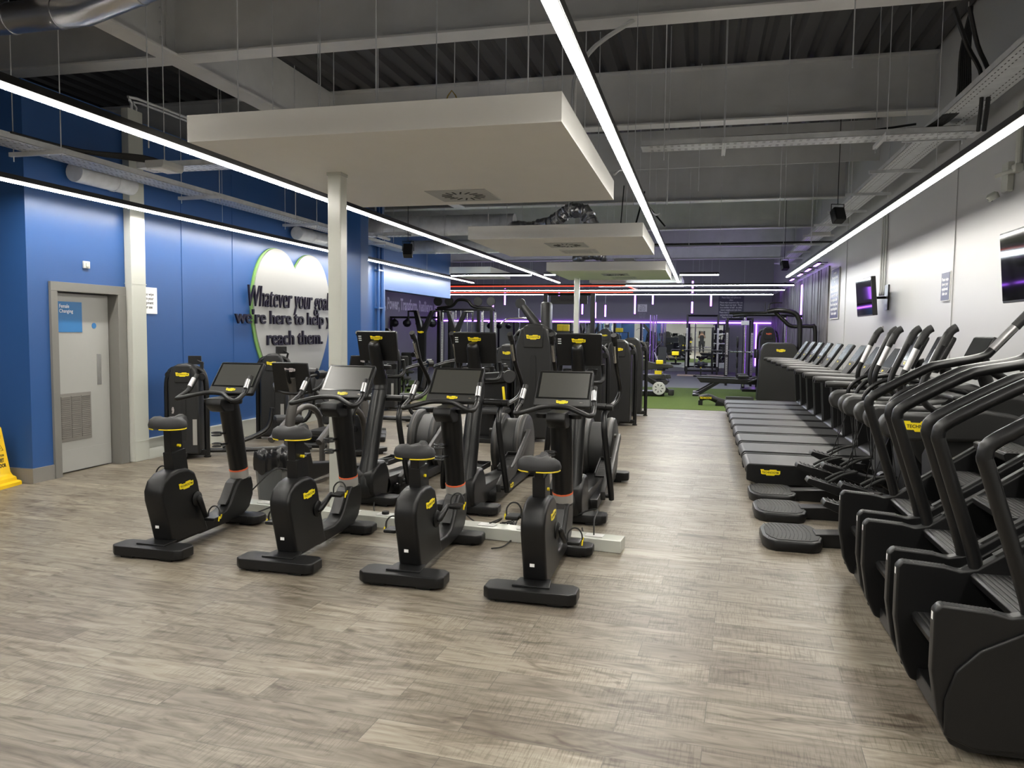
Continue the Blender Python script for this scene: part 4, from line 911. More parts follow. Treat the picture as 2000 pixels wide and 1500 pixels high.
    l = logo(t, (0, 0, 0), (1, 0, 0), (0, 0, 1), .09); l.matrix_local = M @ Matrix.Translation((0, -h/2+.038, .0045))
    return t
va = make_vario()
for k, (y, wd) in enumerate(((6.36, 'nearest, right behind the stair climbers'), (7.30, 'middle one between climbers and treadmills'), (8.08, 'farthest, next to the first treadmill'))):
    o = va if k == 0 else copy_tree(va)
    o.location = (.5, y, 0); o['label'] = 'black stepper with cable hung foot platforms, '+wd; o['group'] = 'cable hung steppers facing the right wall'

# ------------------------------------------------------------------ stair climbers (rear at x=0, console towards +x)
def make_climber():
    t = thing('stair_climber', '', 'stair climber')
    W = .655
    side = [(.0, .345), (.0, .585), (.022, .612), (.20, .60), (.265, .585), (.33, .60), (.42, .665), (1.10, 1.15), (1.30, 1.15), (1.42, 1.0), (1.42, .05), (.14, .035), (.075, .06), (.03, .16)]
    for s in (-1, 1):
        y0 = s*(W/2-.032); b = MB(); b.prism(side, 'xz', y0-.032, y0+.032, .012, 3); sd = b.build('side_panel', BLK, t)
        b = MB()
        for k in range(13): b.box((.033+.0145*k, y0, .6105-.066*(.0145*k+.009)), (.008, .046, .003), 0, RY(3.8))
        b.build('tread_ribs', BLK, sd)
        # raised outer moulding of the panel
        q = [(.05, .10), (.045, .24), (.08, .36), (.16, .45), (.30, .53), (.50, .68), (1.1, 1.08), (1.36, 1.0), (1.36, .10), (.15, .06)]
        b = MB(); b.prism(q, 'xz', s*W/2-.002 if s > 0 else s*W/2-.016, s*W/2+.016 if s > 0 else s*W/2+.002, .010, 3); b.build('outer_moulding', BLK, sd)
        b = MB(); b.prism([(.40, .665), (.44, .648), (1.13, 1.14), (1.10, 1.165)], 'xz', y0-.02, y0+.02, .004); b.build('rail_cover', DGR, sd)
        b = MB(); b.rng(-.0012, .0, y0-.009, y0+.009, .545, .575); b.build('product_sticker', PAP, sd)
        MB().box((.041, y0, .165), (.004, .006, .016)).build('side_latch', INK, sd)
        y1 = s*(W/2-.03); b = MB(); b.tube([(.335, y1, .60), (.31, y1, .70), (.175, y1, 1.12), (.155, y1, 1.20), (.20, y1, 1.265), (.48, y1, 1.43), (.58, y1, 1.465), (.80, y1, 1.515), (.88, y1, 1.58), (1.07, y1, 1.81), (1.11, y1, 1.845)], [.030, .031, .030, .030, .030, .030, .030, .028, .027, .026, .02], 14, sub=4)
        h = b.build('hand_rail', MET, t)
        b = MB(); b.tube([(.99, y1, 1.713), (1.07, y1, 1.81), (1.115, y1, 1.85)], .031, 12); b.build('grip_sleeve', RUB, h)
        MB().tube([(.865, y1-.003, 1.568), (.985, y1-.003, 1.712)], .0275, 12).build('pulse_sensor', ALU, h)
        b = MB(); b.tube([(.82, y1, 1.525), (.86, y1, 1.44), (1.0, y1, 1.36), (1.2, y1, 1.34)], .026, 10, sub=3); b.build('rail_branch', MET, t)
    # moving stairs
    for k in range(4):
        x0 = .075+.235*k; z = .385+.20*k; W2 = W/2-.068
        b = MB(); b.prism([(x0, z-.045), (x0-.01, z-.012), (x0+.005, z), (x0+.25, z), (x0+.26, z-.19), (x0+.24, z-.19), (x0+.23, z-.02), (x0+.02, z-.06)], 'xz', -W2, W2, .004); st = b.build('step', BLK, t)
        b = MB()
        for j in range(9): b.rng(x0+.012+.025*j, x0+.022+.025*j, -W2+.02, W2-.02, z, z+.003)
        b.build('step_ribs', DGR, st)
    b = MB(); b.rng(.10, 1.35, -W/2+.066, W/2-.066, .04, .12, .01); b.prism([(.42, .12), (1.2, .8), (1.2, .12)], 'xz', -W/2+.066, W/2-.066); b.build('inner_body', MET, t)
    b = MB(); b.prism([(.98, .05), (.98, 1.12), (1.10, 1.22), (1.3, 1.2), (1.42, 1.0), (1.42, .05)], 'xz', -W/2+.07, W/2-.07, .03); b.build('front_tower', BLK, t)
    b = MB(); b.prism([(1.10, 1.10), (1.13, 1.40), (1.22, 1.62), (1.30, 1.60), (1.27, 1.10)], 'xz', -.09, .09, .02); b.rng(1.0, 1.2, -.3, .3, 1.32, 1.36, .015); b.build('console_mast', BLK, t)
    a = math.radians(25); M = frame((1.17, 0, 1.68), (0, -1, 0), (math.sin(a), 0, math.cos(a))); w, h = .44, .34
    c = MB().rng(-w/2, w/2, -h/2, h/2, -.04, 0, .012).build('console', BLK, t, M=M); MB().rng(-w/2+.02, w/2-.02, -h/2+.07, h/2-.015, .001, .003).build('display', SCR, c)
    return t
cl = make_climber()
for k, (y, wd) in enumerate(((3.545, 'nearest to the camera at the lower right corner'), (4.36, 'middle one of the three at the right edge'), (5.18, 'farthest of the three, just before the hung steppers'))):
    o = cl if k == 0 else copy_tree(cl)
    o.location = (.905+.012*k, y, 0); o['label'] = 'black stair climber with tubular rails, '+wd; o['group'] = 'stair climbers at the right'
# ------------------------------------------------------------------ selectorised strength machines
def make_tower(h=1.5, w=.52, d=.34, slot=True, badge=YEL, bm=.12, placard=True):
    """shrouded weight tower facing -y with bent side tubes"""
    t = thing('strength_machine', '', 'strength machine')
    b = MB(); q = [(-w*.36, .06), (-w*.36, h*.82), (-w*.27, h*.955), (-w*.12, h), (w*.12, h), (w*.27, h*.955), (w*.36, h*.82), (w*.36, .06)]
    b.prism(q, 'xz', -d/2, d/2, .025, 3); b.build('weight_shroud', SHL, t)
    b = MB(); b.prism([(-w*.2, h*.80), (-w*.2, h*.985), (w*.2, h*.985), (w*.2, h*.80)], 'xz', -d/2-.02, -d/2+.03, .02); b.build('head_cover', SHL, t)
    b = MB()
    if slot: b.prism([(-w*.06, h*.2), (-w*.06, h*.72), (-w*.03, h*.74), (w*.03, h*.74), (w*.06, h*.72), (w*.06, h*.2)], 'xz', -d/2-.012, -d/2-.002); b.build('weight_slot', INK, t)
    for s in (-1, 1):
        b = MB(); b.tube([(s*w*.48, 0, .02), (s*w*.48, 0, h*.55), (s*w*.47, 0, h*.80), (s*w*.38, 0, h*.92), (s*w*.2, 0, h*.95)], .034, 10, sub=4); b.cyl((s*w*.48, 0, 0), (s*w*.48, 0, .02), .045, 12); b.build('side_tube', MET, t)
    b = MB(); b.rng(-w*.48, w*.48, -.04, .04, .03, .10, .01); b.rng(-.05, .05, -.2, .9, .03, .09, .01); b.build('base_frame', MET, t)
    MB().lathe([(0, -.01), (.045, -.01), (.05, 0), (.045, .01), (0, .01)], (w*.36+.02, -.06, h*.86), 18, RX(90)).build('pulley', BLK, t); b = MB(); b.lathe([(0, -.01), (.04, -.01), (.04, .01), (0, .01)], (-w*.36-.02, -.06, h*.88), 16, RX(90)); b.build('pulley', BLK, t)
    if placard: MB().rng(w*.22, w*.32, -d/2-.006, -d/2-.001, h*.15, h*.42).build('instruction_label', MATS['label_grey'], t)
    logo(t, (0, -d/2-.021, h*.89), (1, 0, 0), (0, 0, 1), bm*1.35, badge)
    return t
def add_seat(t, sx, sy, rz, arms=True, press=False):
    R = Matrix.Translation((sx, sy, 0)) @ Matrix.Rotation(math.radians(rz), 4, 'Z')
    def B(): return MB()
    b = B(); b.tube([(0, .5, .06), (0, .1, .10), (0, 0, .25), (0, .0, .40)], .035, 10, sub=3); b.tube([(0, .0, .38), (0, .22, .42), (0, .32, .62), (0, .34, .85)], .028, 10, sub=3); b.rng(-.25, .25, -.06, .02, 0, .06, .01); b.build('seat_frame', MET, t, M=R)
    B().box((0, 0, .45), (.34, .36, .08), .03).build('seat', UPH, t, M=R)
    B().box((0, .28, .80), (.30, .08, .44), .035, RX(-10)).build('backrest', UPH, t, M=R)
    b = B(); b.cyl((.10, .02, .34), (.17, .02, .34), .012, 8); b.build('adjusting_knob', YEL, t, M=R)
    if arms:
        for s in (-1, 1):
            b = B(); b.tube([(s*.30, .35, 1.05), (s*.32, .1, 1.0), (s*.32, -.12, .92), (s*.20, -.16, .88)], .02, 8, sub=3); b.cyl((s*.32, .33, 1.05), (s*.27, .42, 1.05), .06, 14); b.build('lever_arm', MET, t, M=R)
    if press:
        b = B(); b.cyl((-.2, -.45, .36), (.2, -.45, .36), .06, 14); b.build('roller_pad', UPH, t, M=R); b = B(); b.tube([(0, -.45, .36), (.0, -.2, .50), (.18, 0, .44)], .022, 8); b.build('roller_arm', MET, t, M=R)
SM = []
def place_machine(label, x, y, rz, h, w=.52, badge=YEL, seat=None, grp='shrouded weight machines', **k):
    t = make_tower(h, w, badge=badge, **k); t.location = (x, y, 0); t.rotation_euler = (0, 0, math.radians(rz)); t['label'] = label; t['group'] = grp
    if seat: add_seat(t, *seat)
    return t
m1 = place_machine('black weight machine against the blue wall right of the door', -6.33, 8.45, 22, 1.2, .50, seat=(1.2, .35, -75), grp='weight machines along the blue wall')
b = MB(); b.box((.10, .02, 1.24), (.16, .03, .11), .006); b.tube([(.16, 0, 1.05), (.2, 0, 1.2), (.13, .02, 1.24)], .016, 8); b.rng(.17, .21, -.02, .02, 1.10, 1.22, .004); b.build('display_head', BLK, m1)
b = MB(); b.tube([(.15, .1, .07), (.7, .2, .06), (1.5, .35, .06)], .03, 8); b.tube([(.4, .1, .12), (.75, .2, .22), (.95, .28, .35), (1.0, .30, .60)], .03, 8, sub=3); b.build('long_base_rail', MET, m1)
logo(m1, (-.12, -.18, .62), (0, 0, 1), (-1, 0, 0), .08, SIL)
m2 = place_machine('black weight machine under the heart emblem on the blue wall', -6.2, 10.3, 22, 1.28, .50, seat=(1.15, .30, -75), grp='weight machines along the blue wall')
b = MB(); b.box((.10, .02, 1.33), (.16, .03, .11), .006); b.tube([(.16, 0, 1.1), (.2, 0, 1.28), (.13, .02, 1.33)], .016, 8); b.build('display_head', BLK, m2)
b = MB(); b.tube([(.3, .2, .95), (.55, .1, .8), (.75, .2, .55), (1.0, .3, .42)], .035, 10, sub=3); b.build('curved_arm', MET, m2)
m3 = place_machine('low black weight machine right behind the blue column', -6.25, 12.9, 10, 1.2, .50, seat=(1.1, .1, -80), grp='weight machines along the blue wall')
m4 = place_machine('farthest black weight machine along the blue wall', -6.25, 14.7, 10, 1.35, .50, seat=(1.1, .1, -80), grp='weight machines along the blue wall')
for mm in (m2, m3, m4):
    b = MB(); b.tube([(.15, -.1, .07), (.7, -.15, .06), (1.65, -.2, .05)], .04, 8); b.rng(1.5, 1.65, -.5, .3, 0, .08, .02); b.build('long_base_rail', MET, mm)
# machines of the middle group
place_machine('tallest black weight machine, with a long dark slot, behind the right bike console', -2.42, 11.3, 0, 1.76, .74, bm=.16, grp='weight machines in the middle of the gym', placard=False)
place_machine('black weight machine with seat and yellow lever left of the tallest one', -3.35, 13.4, 0, 1.42, .56, seat=(-.15, -.62, 180), grp='weight machines in the middle of the gym', placard=False)
b = MB(); b.prism([(0, 0), (.05, 0), (.07, .30), (.02, .30)], 'xz', -.015, .015, .006)
o = SM
t = thing('seated_row_machine', 'seated black machine with a big round pivot and a yellow lever, between two elliptical screens', 'strength machine', (-3.05, 11.2, 0))
b = MB(); b.rng(-.3, .25, -.1, .5, .05, .95, .05); b.build('body_shell', BLK, t); MB().prism([(-.35, .92), (-.1, 1.02), (.3, 1.06), (.36, .98), (.3, .9), (-.1, .86)], 'xz', -.18, -.08, .02).build('lever_arm', BLK, t)
b = MB(); b.lathe([(0, 0), (.09, 0), (.10, .02), (.09, .04), (0, .04)], (.30, -.16, .98), 20, RX(90)); b.build('pivot_disc', DGR, t)
MB().box((.22, -.2, .72), (.035, .03, .22), .008, RY(-6)).build('lever', YEL, t)
MB().box((.12, -.35, .48), (.42, .36, .08), .03).build('seat', UPH, t); b = MB(); b.rng(-.35, .35, -.4, .5, 0, .07, .01); b.rng(.05, .12, -.38, -.2, .05, .45); b.build('base_frame', MET, t)
place_machine('black weight machine just right of the right elliptical console', -1.72, 12.6, -8, 1.48, .52, grp='weight machines in the middle of the gym', placard=False)
place_machine('rightmost black weight machine with a curved outer tube, at the aisle', -1.42, 13.75, 0, 1.52, .62, grp='weight machines in the middle of the gym', placard=False)
place_machine('black weight machine hidden behind the rightmost one at the aisle', -1.35, 15.4, 0, 1.55, .62, grp='weight machines in the middle of the gym', placard=False)
# machine with large inclined arm (lat pulldown)
t = thing('lat_pulldown', 'tall black pulldown machine with a thick slanted arm left of the far pillar', 'strength machine', (-3.55, 16.2, 0))
b = MB(); b.tube([(.28, 0, 1.55), (.05, 0, 1.85), (-.22, 0, 2.2)], [.11, .10, .075], 14, ry=None); b.build('slanted_arm', DGR, t)
b = MB(); b.lathe([(0, -.03), (.11, -.03), (.11, .03), (0, .03)], (-.26, -.03, 2.25), 18, RX(90)); b.build('pulley', BLK, t)
b = MB(); b.rng(.2, .42, -.15, .15, 0, 2.28, .06); b.build('upright', BLK, t)
b = MB(); b.cyl((-.3, 0, 2.2), (-.3, 0, 1.95), .01, 6); b.tube([(-.7, 0, 1.80), (-.55, 0, 1.92), (-.3, 0, 1.94), (-.05, 0, 1.92), (.08, 0, 1.82)], .014, 8, sub=3); b.build('pull_bar', CHR, t)
b = MB(); b.rng(-.4, .45, -.3, .3, 0, .07, .01); b.rng(-.35, -.27, -.04, .04, 0, .5); b.build('base_frame', MET, t); MB().box((-.3, 0, .52), (.34, .34, .08), .03).build('seat', UPH, t)
# big cable frame
t = thing('cable_crossover', 'large black pulley frame with chrome guide rods in front of the mirrors', 'strength machine', (-6.9, 22, 0))
for x in (-.8, -.45, .45, .85):
    MB().rng(x-.05, x+.05, -.05, .05, 0, 2.28, .01).build('post', MET, t)
    b = MB(); b.lathe([(0, -.02), (.13, -.02), (.14, 0), (.13, .02), (0, .02)], (x, -.10, 2.52), 20, RX(90)); b.build('pulley', DGR, t)
    b = MB(); b.rng(x+.1, x+.16, -.1, -.08, .3, 2.2); b.build('perforated_rail', STL, t)
    b = MB(); [b.rng(x+.115, x+.145, -.104, -.1, .35+.05*k, .37+.05*k) for k in range(36)]; b.build('rail_holes', INK, t)
for x in (-.65, -.25, -.1, .1, .25, .6): MB().cyl((x, -.04, .2), (x, -.04, 2.25), .014, 8).build('guide_rod', CHR, t)
b = MB(); b.tube([(-.85, 0, 2.32), (-.4, 0, 2.38), (-.2, 0, 2.56), (.1, 0, 2.54), (.3, 0, 2.36), (.9, 0, 2.32)], .045, 12, sub=4); b.rng(-.9, .95, -.04, .04, 2.24, 2.30, .01); b.build('top_arm', MET, t)
b = MB(); b.rng(-.9, .95, -.35, .35, 0, .07, .01); b.rng(-.7, -.2, -.1, .1, .05, .7, .01); b.rng(.2, .7, -.1, .1, .05, .7, .01); b.build('base_frame', MET, t)
b = MB(); [b.rng(-.65, -.25, -.105, -.1, .1+.07*k, .155+.07*k) for k in range(8)]; [b.rng(.25, .65, -.105, -.1, .1+.07*k, .155+.07*k) for k in range(8)]; b.build('weight_stack', DGR, t)
# forked posts
def forkpost(label, x, y):
    t = thing('pull_up_post', label, 'strength machine', (x, y, 0), 0, 'posts with hooked grips')
    b = MB(); b.prism([(-.09, 0), (-.10, 1.6), (-.22, 2.18), (-.12, 2.18), (.03, 1.72), (.26, 2.18), (.36, 2.18), (.12, 1.6), (.09, 0)], 'xz', -.08, .08, .02); b.build('post', MET, t)
    b = MB(); b.tube([(-.17, 0, 2.16), (-.38, 0, 2.16), (-.38, 0, 1.9)], .03, 8); b.build('hook_grip', MET, t); b = MB(); b.tube([(.3, 0, 2.16), (.52, 0, 2.16), (.52, 0, 1.9)], .03, 8); b.build('hook_grip', MET, t)
    b = MB(); b.rng(-.28, .28, -.4, .4, 0, .08, .02); b.build('base', MET, t); logo(t, (0, -.085, 1.6), (1, 0, 0), (0, 0, 1), .17)
forkpost('tall black forked post with hooks, left of the second elliptical console', -7.35, 19.6)
forkpost('tall black forked post with hooks, directly behind the second elliptical console', -6.55, 20.0)
# banner frame
t = thing('training_rig', 'high black training rig with a name board, behind the tallest weight machine', 'strength machine', (-4.05, 24, 0))
for x in (-.78, .72):
    MB().rng(x-.07, x+.07, -.07, .07, 0, 2.85, .01).build('post', MET, t)
b = MB(); [b.rng(x-.012, x+.012, -.072, -.07, .3+.1*k, .325+.1*k) for x in (-.78, .72) for k in range(24)]; b.build('post_holes', INK, t)
s = MB().rng(-.62, .55, -.05, .05, 2.52, 2.78, .01).build('name_board', DGR, t); text('TECHNOGYM', s, frame((.0, -.052, 2.65), (1, 0, 0), (0, 0, 1)), .08, .7, INK, bold=.02)
b = MB(); b.tube([(-.78, 0, 2.83), (.72, 0, 2.83)], .04, 8); b.rng(-.9, .85, -.5, .5, 0, .07, .01); b.build('cross_frame', MET, t)
for k, x in enumerate((-.5, -.3)):
    o = MB().box((-4.05+x+.0, 25.1, 1.78), (.20, .2, .22), .02).build('foam_block', YEL); tag(o, 'yellow foam block on the shelf below the rig, %s' % ('left' if k == 0 else 'right'), 'block', 'yellow blocks below the rig')
t = thing('storage_shelf', 'black open storage shelf under the training rig holding yellow blocks', 'shelf', (-4.4, 25.1, 0))
b = MB(); [b.rng(-.45, .45, -.2, .2, z-.015, z+.015) for z in (.3, .8, 1.25, 1.65)]; b.build('shelf_board', MET, t)
for x in (-.45, .45): MB().rng(x-.025, x+.025, -.2, .2, 0, 1.67).build('side_panel', MET, t)
# speed ball bar in the left recess
t = thing('rack_with_bags', 'black bar rack with four round black bags hanging, in the left recess', 'rack', (-11.0, 28, 0))
b = MB(); b.rng(-.8, 1.3, -.04, .04, 2.1, 2.18, .01); b.build('top_bar', MET, t)
for x in (-.75, .4, 1.25): MB().rng(x-.05, x+.05, -.05, .05, 0, 2.1, .01).build('post', MET, t)
for k in range(4):
    x = -11.62+.52*k; o = MB().lathe([(0, -.17), (.10, -.14), (.17, -.04), (.16, .05), (.08, .12), (.02, .16), (0, .18)], (x, 28, 1.93), 16).build('punch_bag', BLK)
    tag(o, 'round black bag hanging from the bar, %s' % ('leftmost', 'second from left', 'third from left', 'rightmost')[k]+' of four', 'bag', 'round bags in the left recess')
b = MB(); b.rng(-11.84, -11.7, 25.4, 26.8, .1, 2.0, .01); tag(b.build('wall_panel', WHT), 'pale panel on the recess wall left of the bag rack', 'panel')
# squat racks, barbell, plates
def rack(label, x, y, w, h, dp=.9, perf=True, m=MET):
    t = thing('squat_rack', label, 'rack', (x, y, 0), 0, 'squat racks before the back mirrors')
    for sx in (-1, 1):
        for sy in (0, 1):
            px, py = sx*w/2, sy*dp; MB().rng(px-.035, px+.035, py-.035, py+.035, 0, h, .006).build('post', m, t)
            if perf and sy == 0:
                b = MB(); b.rng(px-.03, px+.03, py-.040, py-.036, .35, h*.78); r = b.build('hole_strip', ALU, t)
                b = MB(); [b.rng(px-.014, px+.014, py-.043, py-.040, .38+.055*k, .405+.055*k) for k in range(int((h*.78-.38)/.055))]; b.build('holes', INK, r)
        MB().rng(sx*w/2-.03, sx*w/2+.03, 0, dp, .02, .09).build('foot_rail', m, t)
    b = MB(); b.tube([(-w/2, 0, h-.03), (w/2, 0, h-.03)], .025, 8); b.tube([(-w/2, dp, h-.03), (w/2, dp, h-.03)], .025, 8); b.rng(-w/2, w/2, dp-.03, dp+.03, .1, .17); [b.rng(sx*w/2-.03, sx*w/2+.03, 0, dp, h-.07, h-.01) for sx in (-1, 1)]; b.build('cross_bar', m, t)
    b = MB(); [b.rng(sx*w/2-.03, sx*w/2+.03, -.16, -.03, .92, .98) for sx in (-1, 1)]; b.build('bar_hook', MET, t)
    return t
def plate(label, x, y, z, r, ax='x', m=RUB, th=.05, grp='weight plates on the racks'):
    o = MB().lathe([(.03, -th/2), (r*.35, -th/2), (r*.4, -th*.3), (r*.82, -th*.3), (r*.86, -th/2), (r-.01, -th/2), (r, -th/2+.01), (r, th/2-.01), (r-.01, th/2), (r*.86, th/2), (r*.82, th*.3), (r*.4, th*.3), (r*.35, th/2), (.03, th/2)], (0, 0, 0), 26, RY(90) if ax == 'x' else RX(90)).build('weight_plate', m)
    o.location = (x, y, z); return tag(o, label, 'weight plate', grp)
rack('black squat rack with silver hole strips right before the mirror showing the photographer', 0.02, 31.2, 1.18, 2.38)
tag(MB().tube([(-1.15, 31.05, 1.0), (-.85, 31.05, 1.0), (-.85, 31.05, 1.0), (1.15, 31.05, 1.0)], .014, 8).build('barbell', CHR), 'chrome barbell resting in the hooks of the squat rack', 'barbell')
plate('black weight plate on the left end of the barbell', -.78, 31.05, 1.0, .2); plate('black weight plate on the right end of the barbell', .82, 31.05, 1.0, .2)
for k, (x, z) in enumerate(((-.72, .30), (-.72, .62), (.76, .30), (.76, .62))): plate('black weight plate stored on the %s rack post, %s' % ('left' if x < 0 else 'right', 'lower' if z < .5 else 'upper'), (-.63 if x < 0 else .67), 32.1, z, .2 if z < .5 else .16)
tag(MB().rng(-.9, .9, 30.2, 31.1, .006, .03, .004).build('lifting_platform', mat('light_wood', (.5, .38, .27), .5)), 'pale wood lifting platform in front of the squat rack', 'platform')
rack('black half rack with broad silver hole strips left of the tall weight tower', 1.15, 25.2, .75, 2.15, 1.1)
# smith machine
t = thing('smith_machine', 'smith machine with chrome guide rods between half rack and weight tower', 'strength machine', (1.75, 23.2, 0))
for x in (-.55, .55):
    MB().rng(x-.05, x+.05, .1, .2, 0, 2.2, .01).build('post', MET, t); MB().cyl((x, 0, .12), (x, 0, 2.12), .035, 12).build('guide_rod', CHR, t)
b = MB(); b.rng(-.66, -.44, -.08, .08, 1.9, 2.02, .01); b.rng(-.66, -.44, -.08, .08, .22, .36, .01); b.build('slide_collar', STL, t)
b = MB(); b.tube([(-.9, 0, 2.16), (-.55, 0, 2.2), (.55, 0, 2.2), (1.0, 0, 2.16)], .045, 10); b.rng(-.6, .6, -.5, .5, 0, .08, .01); b.build('cross_frame', MET, t)
b = MB(); b.tube([(-.95, -.04, 1.12), (.95, -.04, 1.12)], .014, 8); b.build('bar', CHR, t)
for k, z in enumerate((.5, .8, 1.1, 1.4)): plate('black weight plate hanging beside the smith machine, %s of four' % ('lowest', 'second lowest', 'second highest', 'highest')[k], 1.02, 23.45, z, .15+.02*(k % 2), grp='plates beside the smith machine')
# plate tree / dumbbell shelf in mirror corner
t = thing('dumbbell_rack', 'three tier rack of round black dumbbells left of the corner', 'rack', (.75, 32.6, 0))
for k, z in enumerate((.45, .85, 1.25, 1.65)):
    MB().rng(-.3, .3, -.2, .2, z-.03, z, .005).build('shelf', ALU, t)
for x in (-.3, .3): MB().rng(x-.03, x+.03, -.2, .2, 0, 1.9).build('side_post', MET, t)
LV = ('lowest', 'second', 'third', 'top'); PO = ('left', 'middle', 'right')
db = MB(); db.cyl((0, -.12, 0), (0, -.04, 0), .075, 14, .01); db.cyl((0, .04, 0), (0, .12, 0), .075, 14, .01); db.cyl((0, -.05, 0), (0, .05, 0), .018, 8); dbo = None
for k, z in enumerate((.45, .85, 1.25, 1.65)):
    for j, x in enumerate((-.19, 0, .19)):
        if dbo is None: dbo = db.build('dumbbell', RUB); o = dbo
        else: o = dbo.copy(); C.objects.link(o)
        o.location = (.75+x, 32.6, z+.076); tag(o, '%s round black dumbbell on the %s shelf of the dumbbell rack' % (PO[j], LV[k]), 'dumbbell', 'dumbbells on the corner rack')
# chrome stand
t = thing('bar_stand', 'tall chrome stand with slanted struts before the mirror, left of the squat rack', 'rack', (-1.85, 30, 0))
b = MB()
for x, y in ((-.08, 0), (.06, 0), (0, .12), (.14, .1)): b.cyl((x, y, .1), (x, y, 2.25+.1*random.random()), .022, 8)
b.build('upright_tube', CHR, t); b = MB(); b.tube([(-.05, 0, 1.2), (-.45, -.1, .75), (-.5, -.1, .1)], .02, 8); b.tube([(.1, 0, .9), (.35, -.1, .3)], .02, 8); b.rng(-.3, .3, -.3, .3, 0, .06, .01); b.build('strut', ALU, t)
# benches
def bench(label, x, y, rz, back=45):
    t = thing('adjustable_bench', label, 'bench', (x, y, 0), rz, 'adjustable benches')
    b = MB(); b.rng(-.04, .04, -.5, .6, .22, .30, .01); b.rng(-.28, .28, -.5, -.42, 0, .07, .02); b.rng(-.22, .22, .5, .58, 0, .07, .02); b.rng(-.03, .03, -.48, -.42, .05, .26); b.rng(-.03, .03, .5, .56, .05, .26); b.build('frame', MET, t)
    MB().box((0, -.28, .42), (.28, .34, .07), .025).build('seat', UPH, t); a = math.radians(back); MB().box((0, -.05+.38*math.cos(a), .44+.38*math.sin(a)), (.28, .78, .07), .025, RX(back)).build('backrest', UPH, t)
    b = MB()
    for s in (-1, 1): b.cyl((s*.05, -.52, .5), (s*.24, -.52, .5), .055, 12)
    b.build('roller_pad', UPH, t); MB().cyl((-.02, .1, .30), (.02, .1, .42), .03, 10).build('adjusting_knob', YEL, t)
bench('black adjustable bench with roller pads on the rubber floor, in the aisle gap', -1.3, 26.6, 0, 70)
bench('black adjustable bench under the barbell before the mirror', 0.0, 30.3, 0, 5)
bench('black flat bench behind the aisle leg machine', -2.9, 25.5, 60, 8)
# leg machine on the turf
t = thing('plate_loaded_leg_machine', 'plate loaded black leg machine with a white slotted disc on the turf edge', 'strength machine', (-1.66, 20.4, 0))
b = MB(); b.rng(-.7, .75, -.25, .25, .02, .14, .02); b.rng(-.7, .5, .2, .5, .02, .1, .02); b.build('base_frame', MET, t)
b = MB(); b.prism([(-.7, .6), (-.6, .95), (.0, 1.0), (.45, .88), (.95, .84), (.98, .76), (.4, .7), (-.2, .62)], 'xz', -.22, -.12, .03); b.prism([(-.7, .38), (.3, .55), (.9, .58), (.92, .48), (.3, .42), (-.6, .3)], 'xz', -.2, -.1, .02); b.build('curved_frame', DGR, t)
b = MB(); b.box((-.1, .1, 1.12), (.8, .5, .12), .03); b.box((-.1, .3, 1.28), (.8, .12, .25), .03); b.build('pad_bank', UPH, t)
b = MB(); [b.cyl((x, -.3, .52-.14*k), (x, .2, .52-.14*k), .065, 14) for k, x in enumerate((.72, .78))]; b.build('roller_pad', UPH, t)
b = MB(); b.lathe([(0, -.015), (.16, -.015), (.17, 0), (.16, .015), (0, .015)], (.62, -.3, .22), 26, RX(90)); d = b.build('slotted_disc', WHT, t)
b = MB(); [b.box((.62+.09*math.cos(a), -.317, .22+.09*math.sin(a)), (.05, .004, .02), 0, RY(-math.degrees(a))) for a in (0, .9, 1.8, 2.7, 3.6, 4.5, 5.4)]; b.build('disc_slots', INK, d)
b = MB(); b.prism([(.05, .55), (.2, .6), (.85, .22), (.92, .12), (.80, .10)], 'xz', -.24, -.18, .02); b.build('swing_arm', MET, t); b = MB(); b.rng(.85, 1.0, -.28, -.12, .04, .2, .03); b.build('end_foot', RUB, t)
for k, (x, z) in enumerate(((.62, .90), (.58, .62), (1.0, 1.12))):
    o = MB().box((-1.66+x, 20.1+.2*k, z), (.18, .08, .10), .015).build('weight_block', YEL); tag(o, 'yellow weight block on the leg machine by the turf, %s' % ('middle one', 'lower one', 'upper one at the far right')[k], 'weight block', 'yellow blocks on the leg machine')
# more dark machines behind it
place_machine('dark weight machine between pulley frame and rig, half hidden', -5.3, 18.6, 0, 1.6, .6, grp='weight machines far in the middle')
place_machine('dark weight machine right behind the leg machine', -2.8, 23.0, 0, 1.75, .6, slot=False, grp='weight machines far in the middle')
place_machine('black weight machine in the left background beyond the blue wall', -8.0, 18.2, 15, 1.5, .55, seat=(.7, -.4, 180), grp='weight machines far in the middle')
place_machine('black machine beside the far blue bulkhead opening', -9.0, 21.0, 15, 1.7, .6, seat=(.7, -.4, 180), grp='weight machines far in the middle')
place_machine('orange badged dark weight machine behind the tall tower at right', 1.92, 21.9+2.2, 0, 1.86, .62, ORG, grp='weight machines at the right')
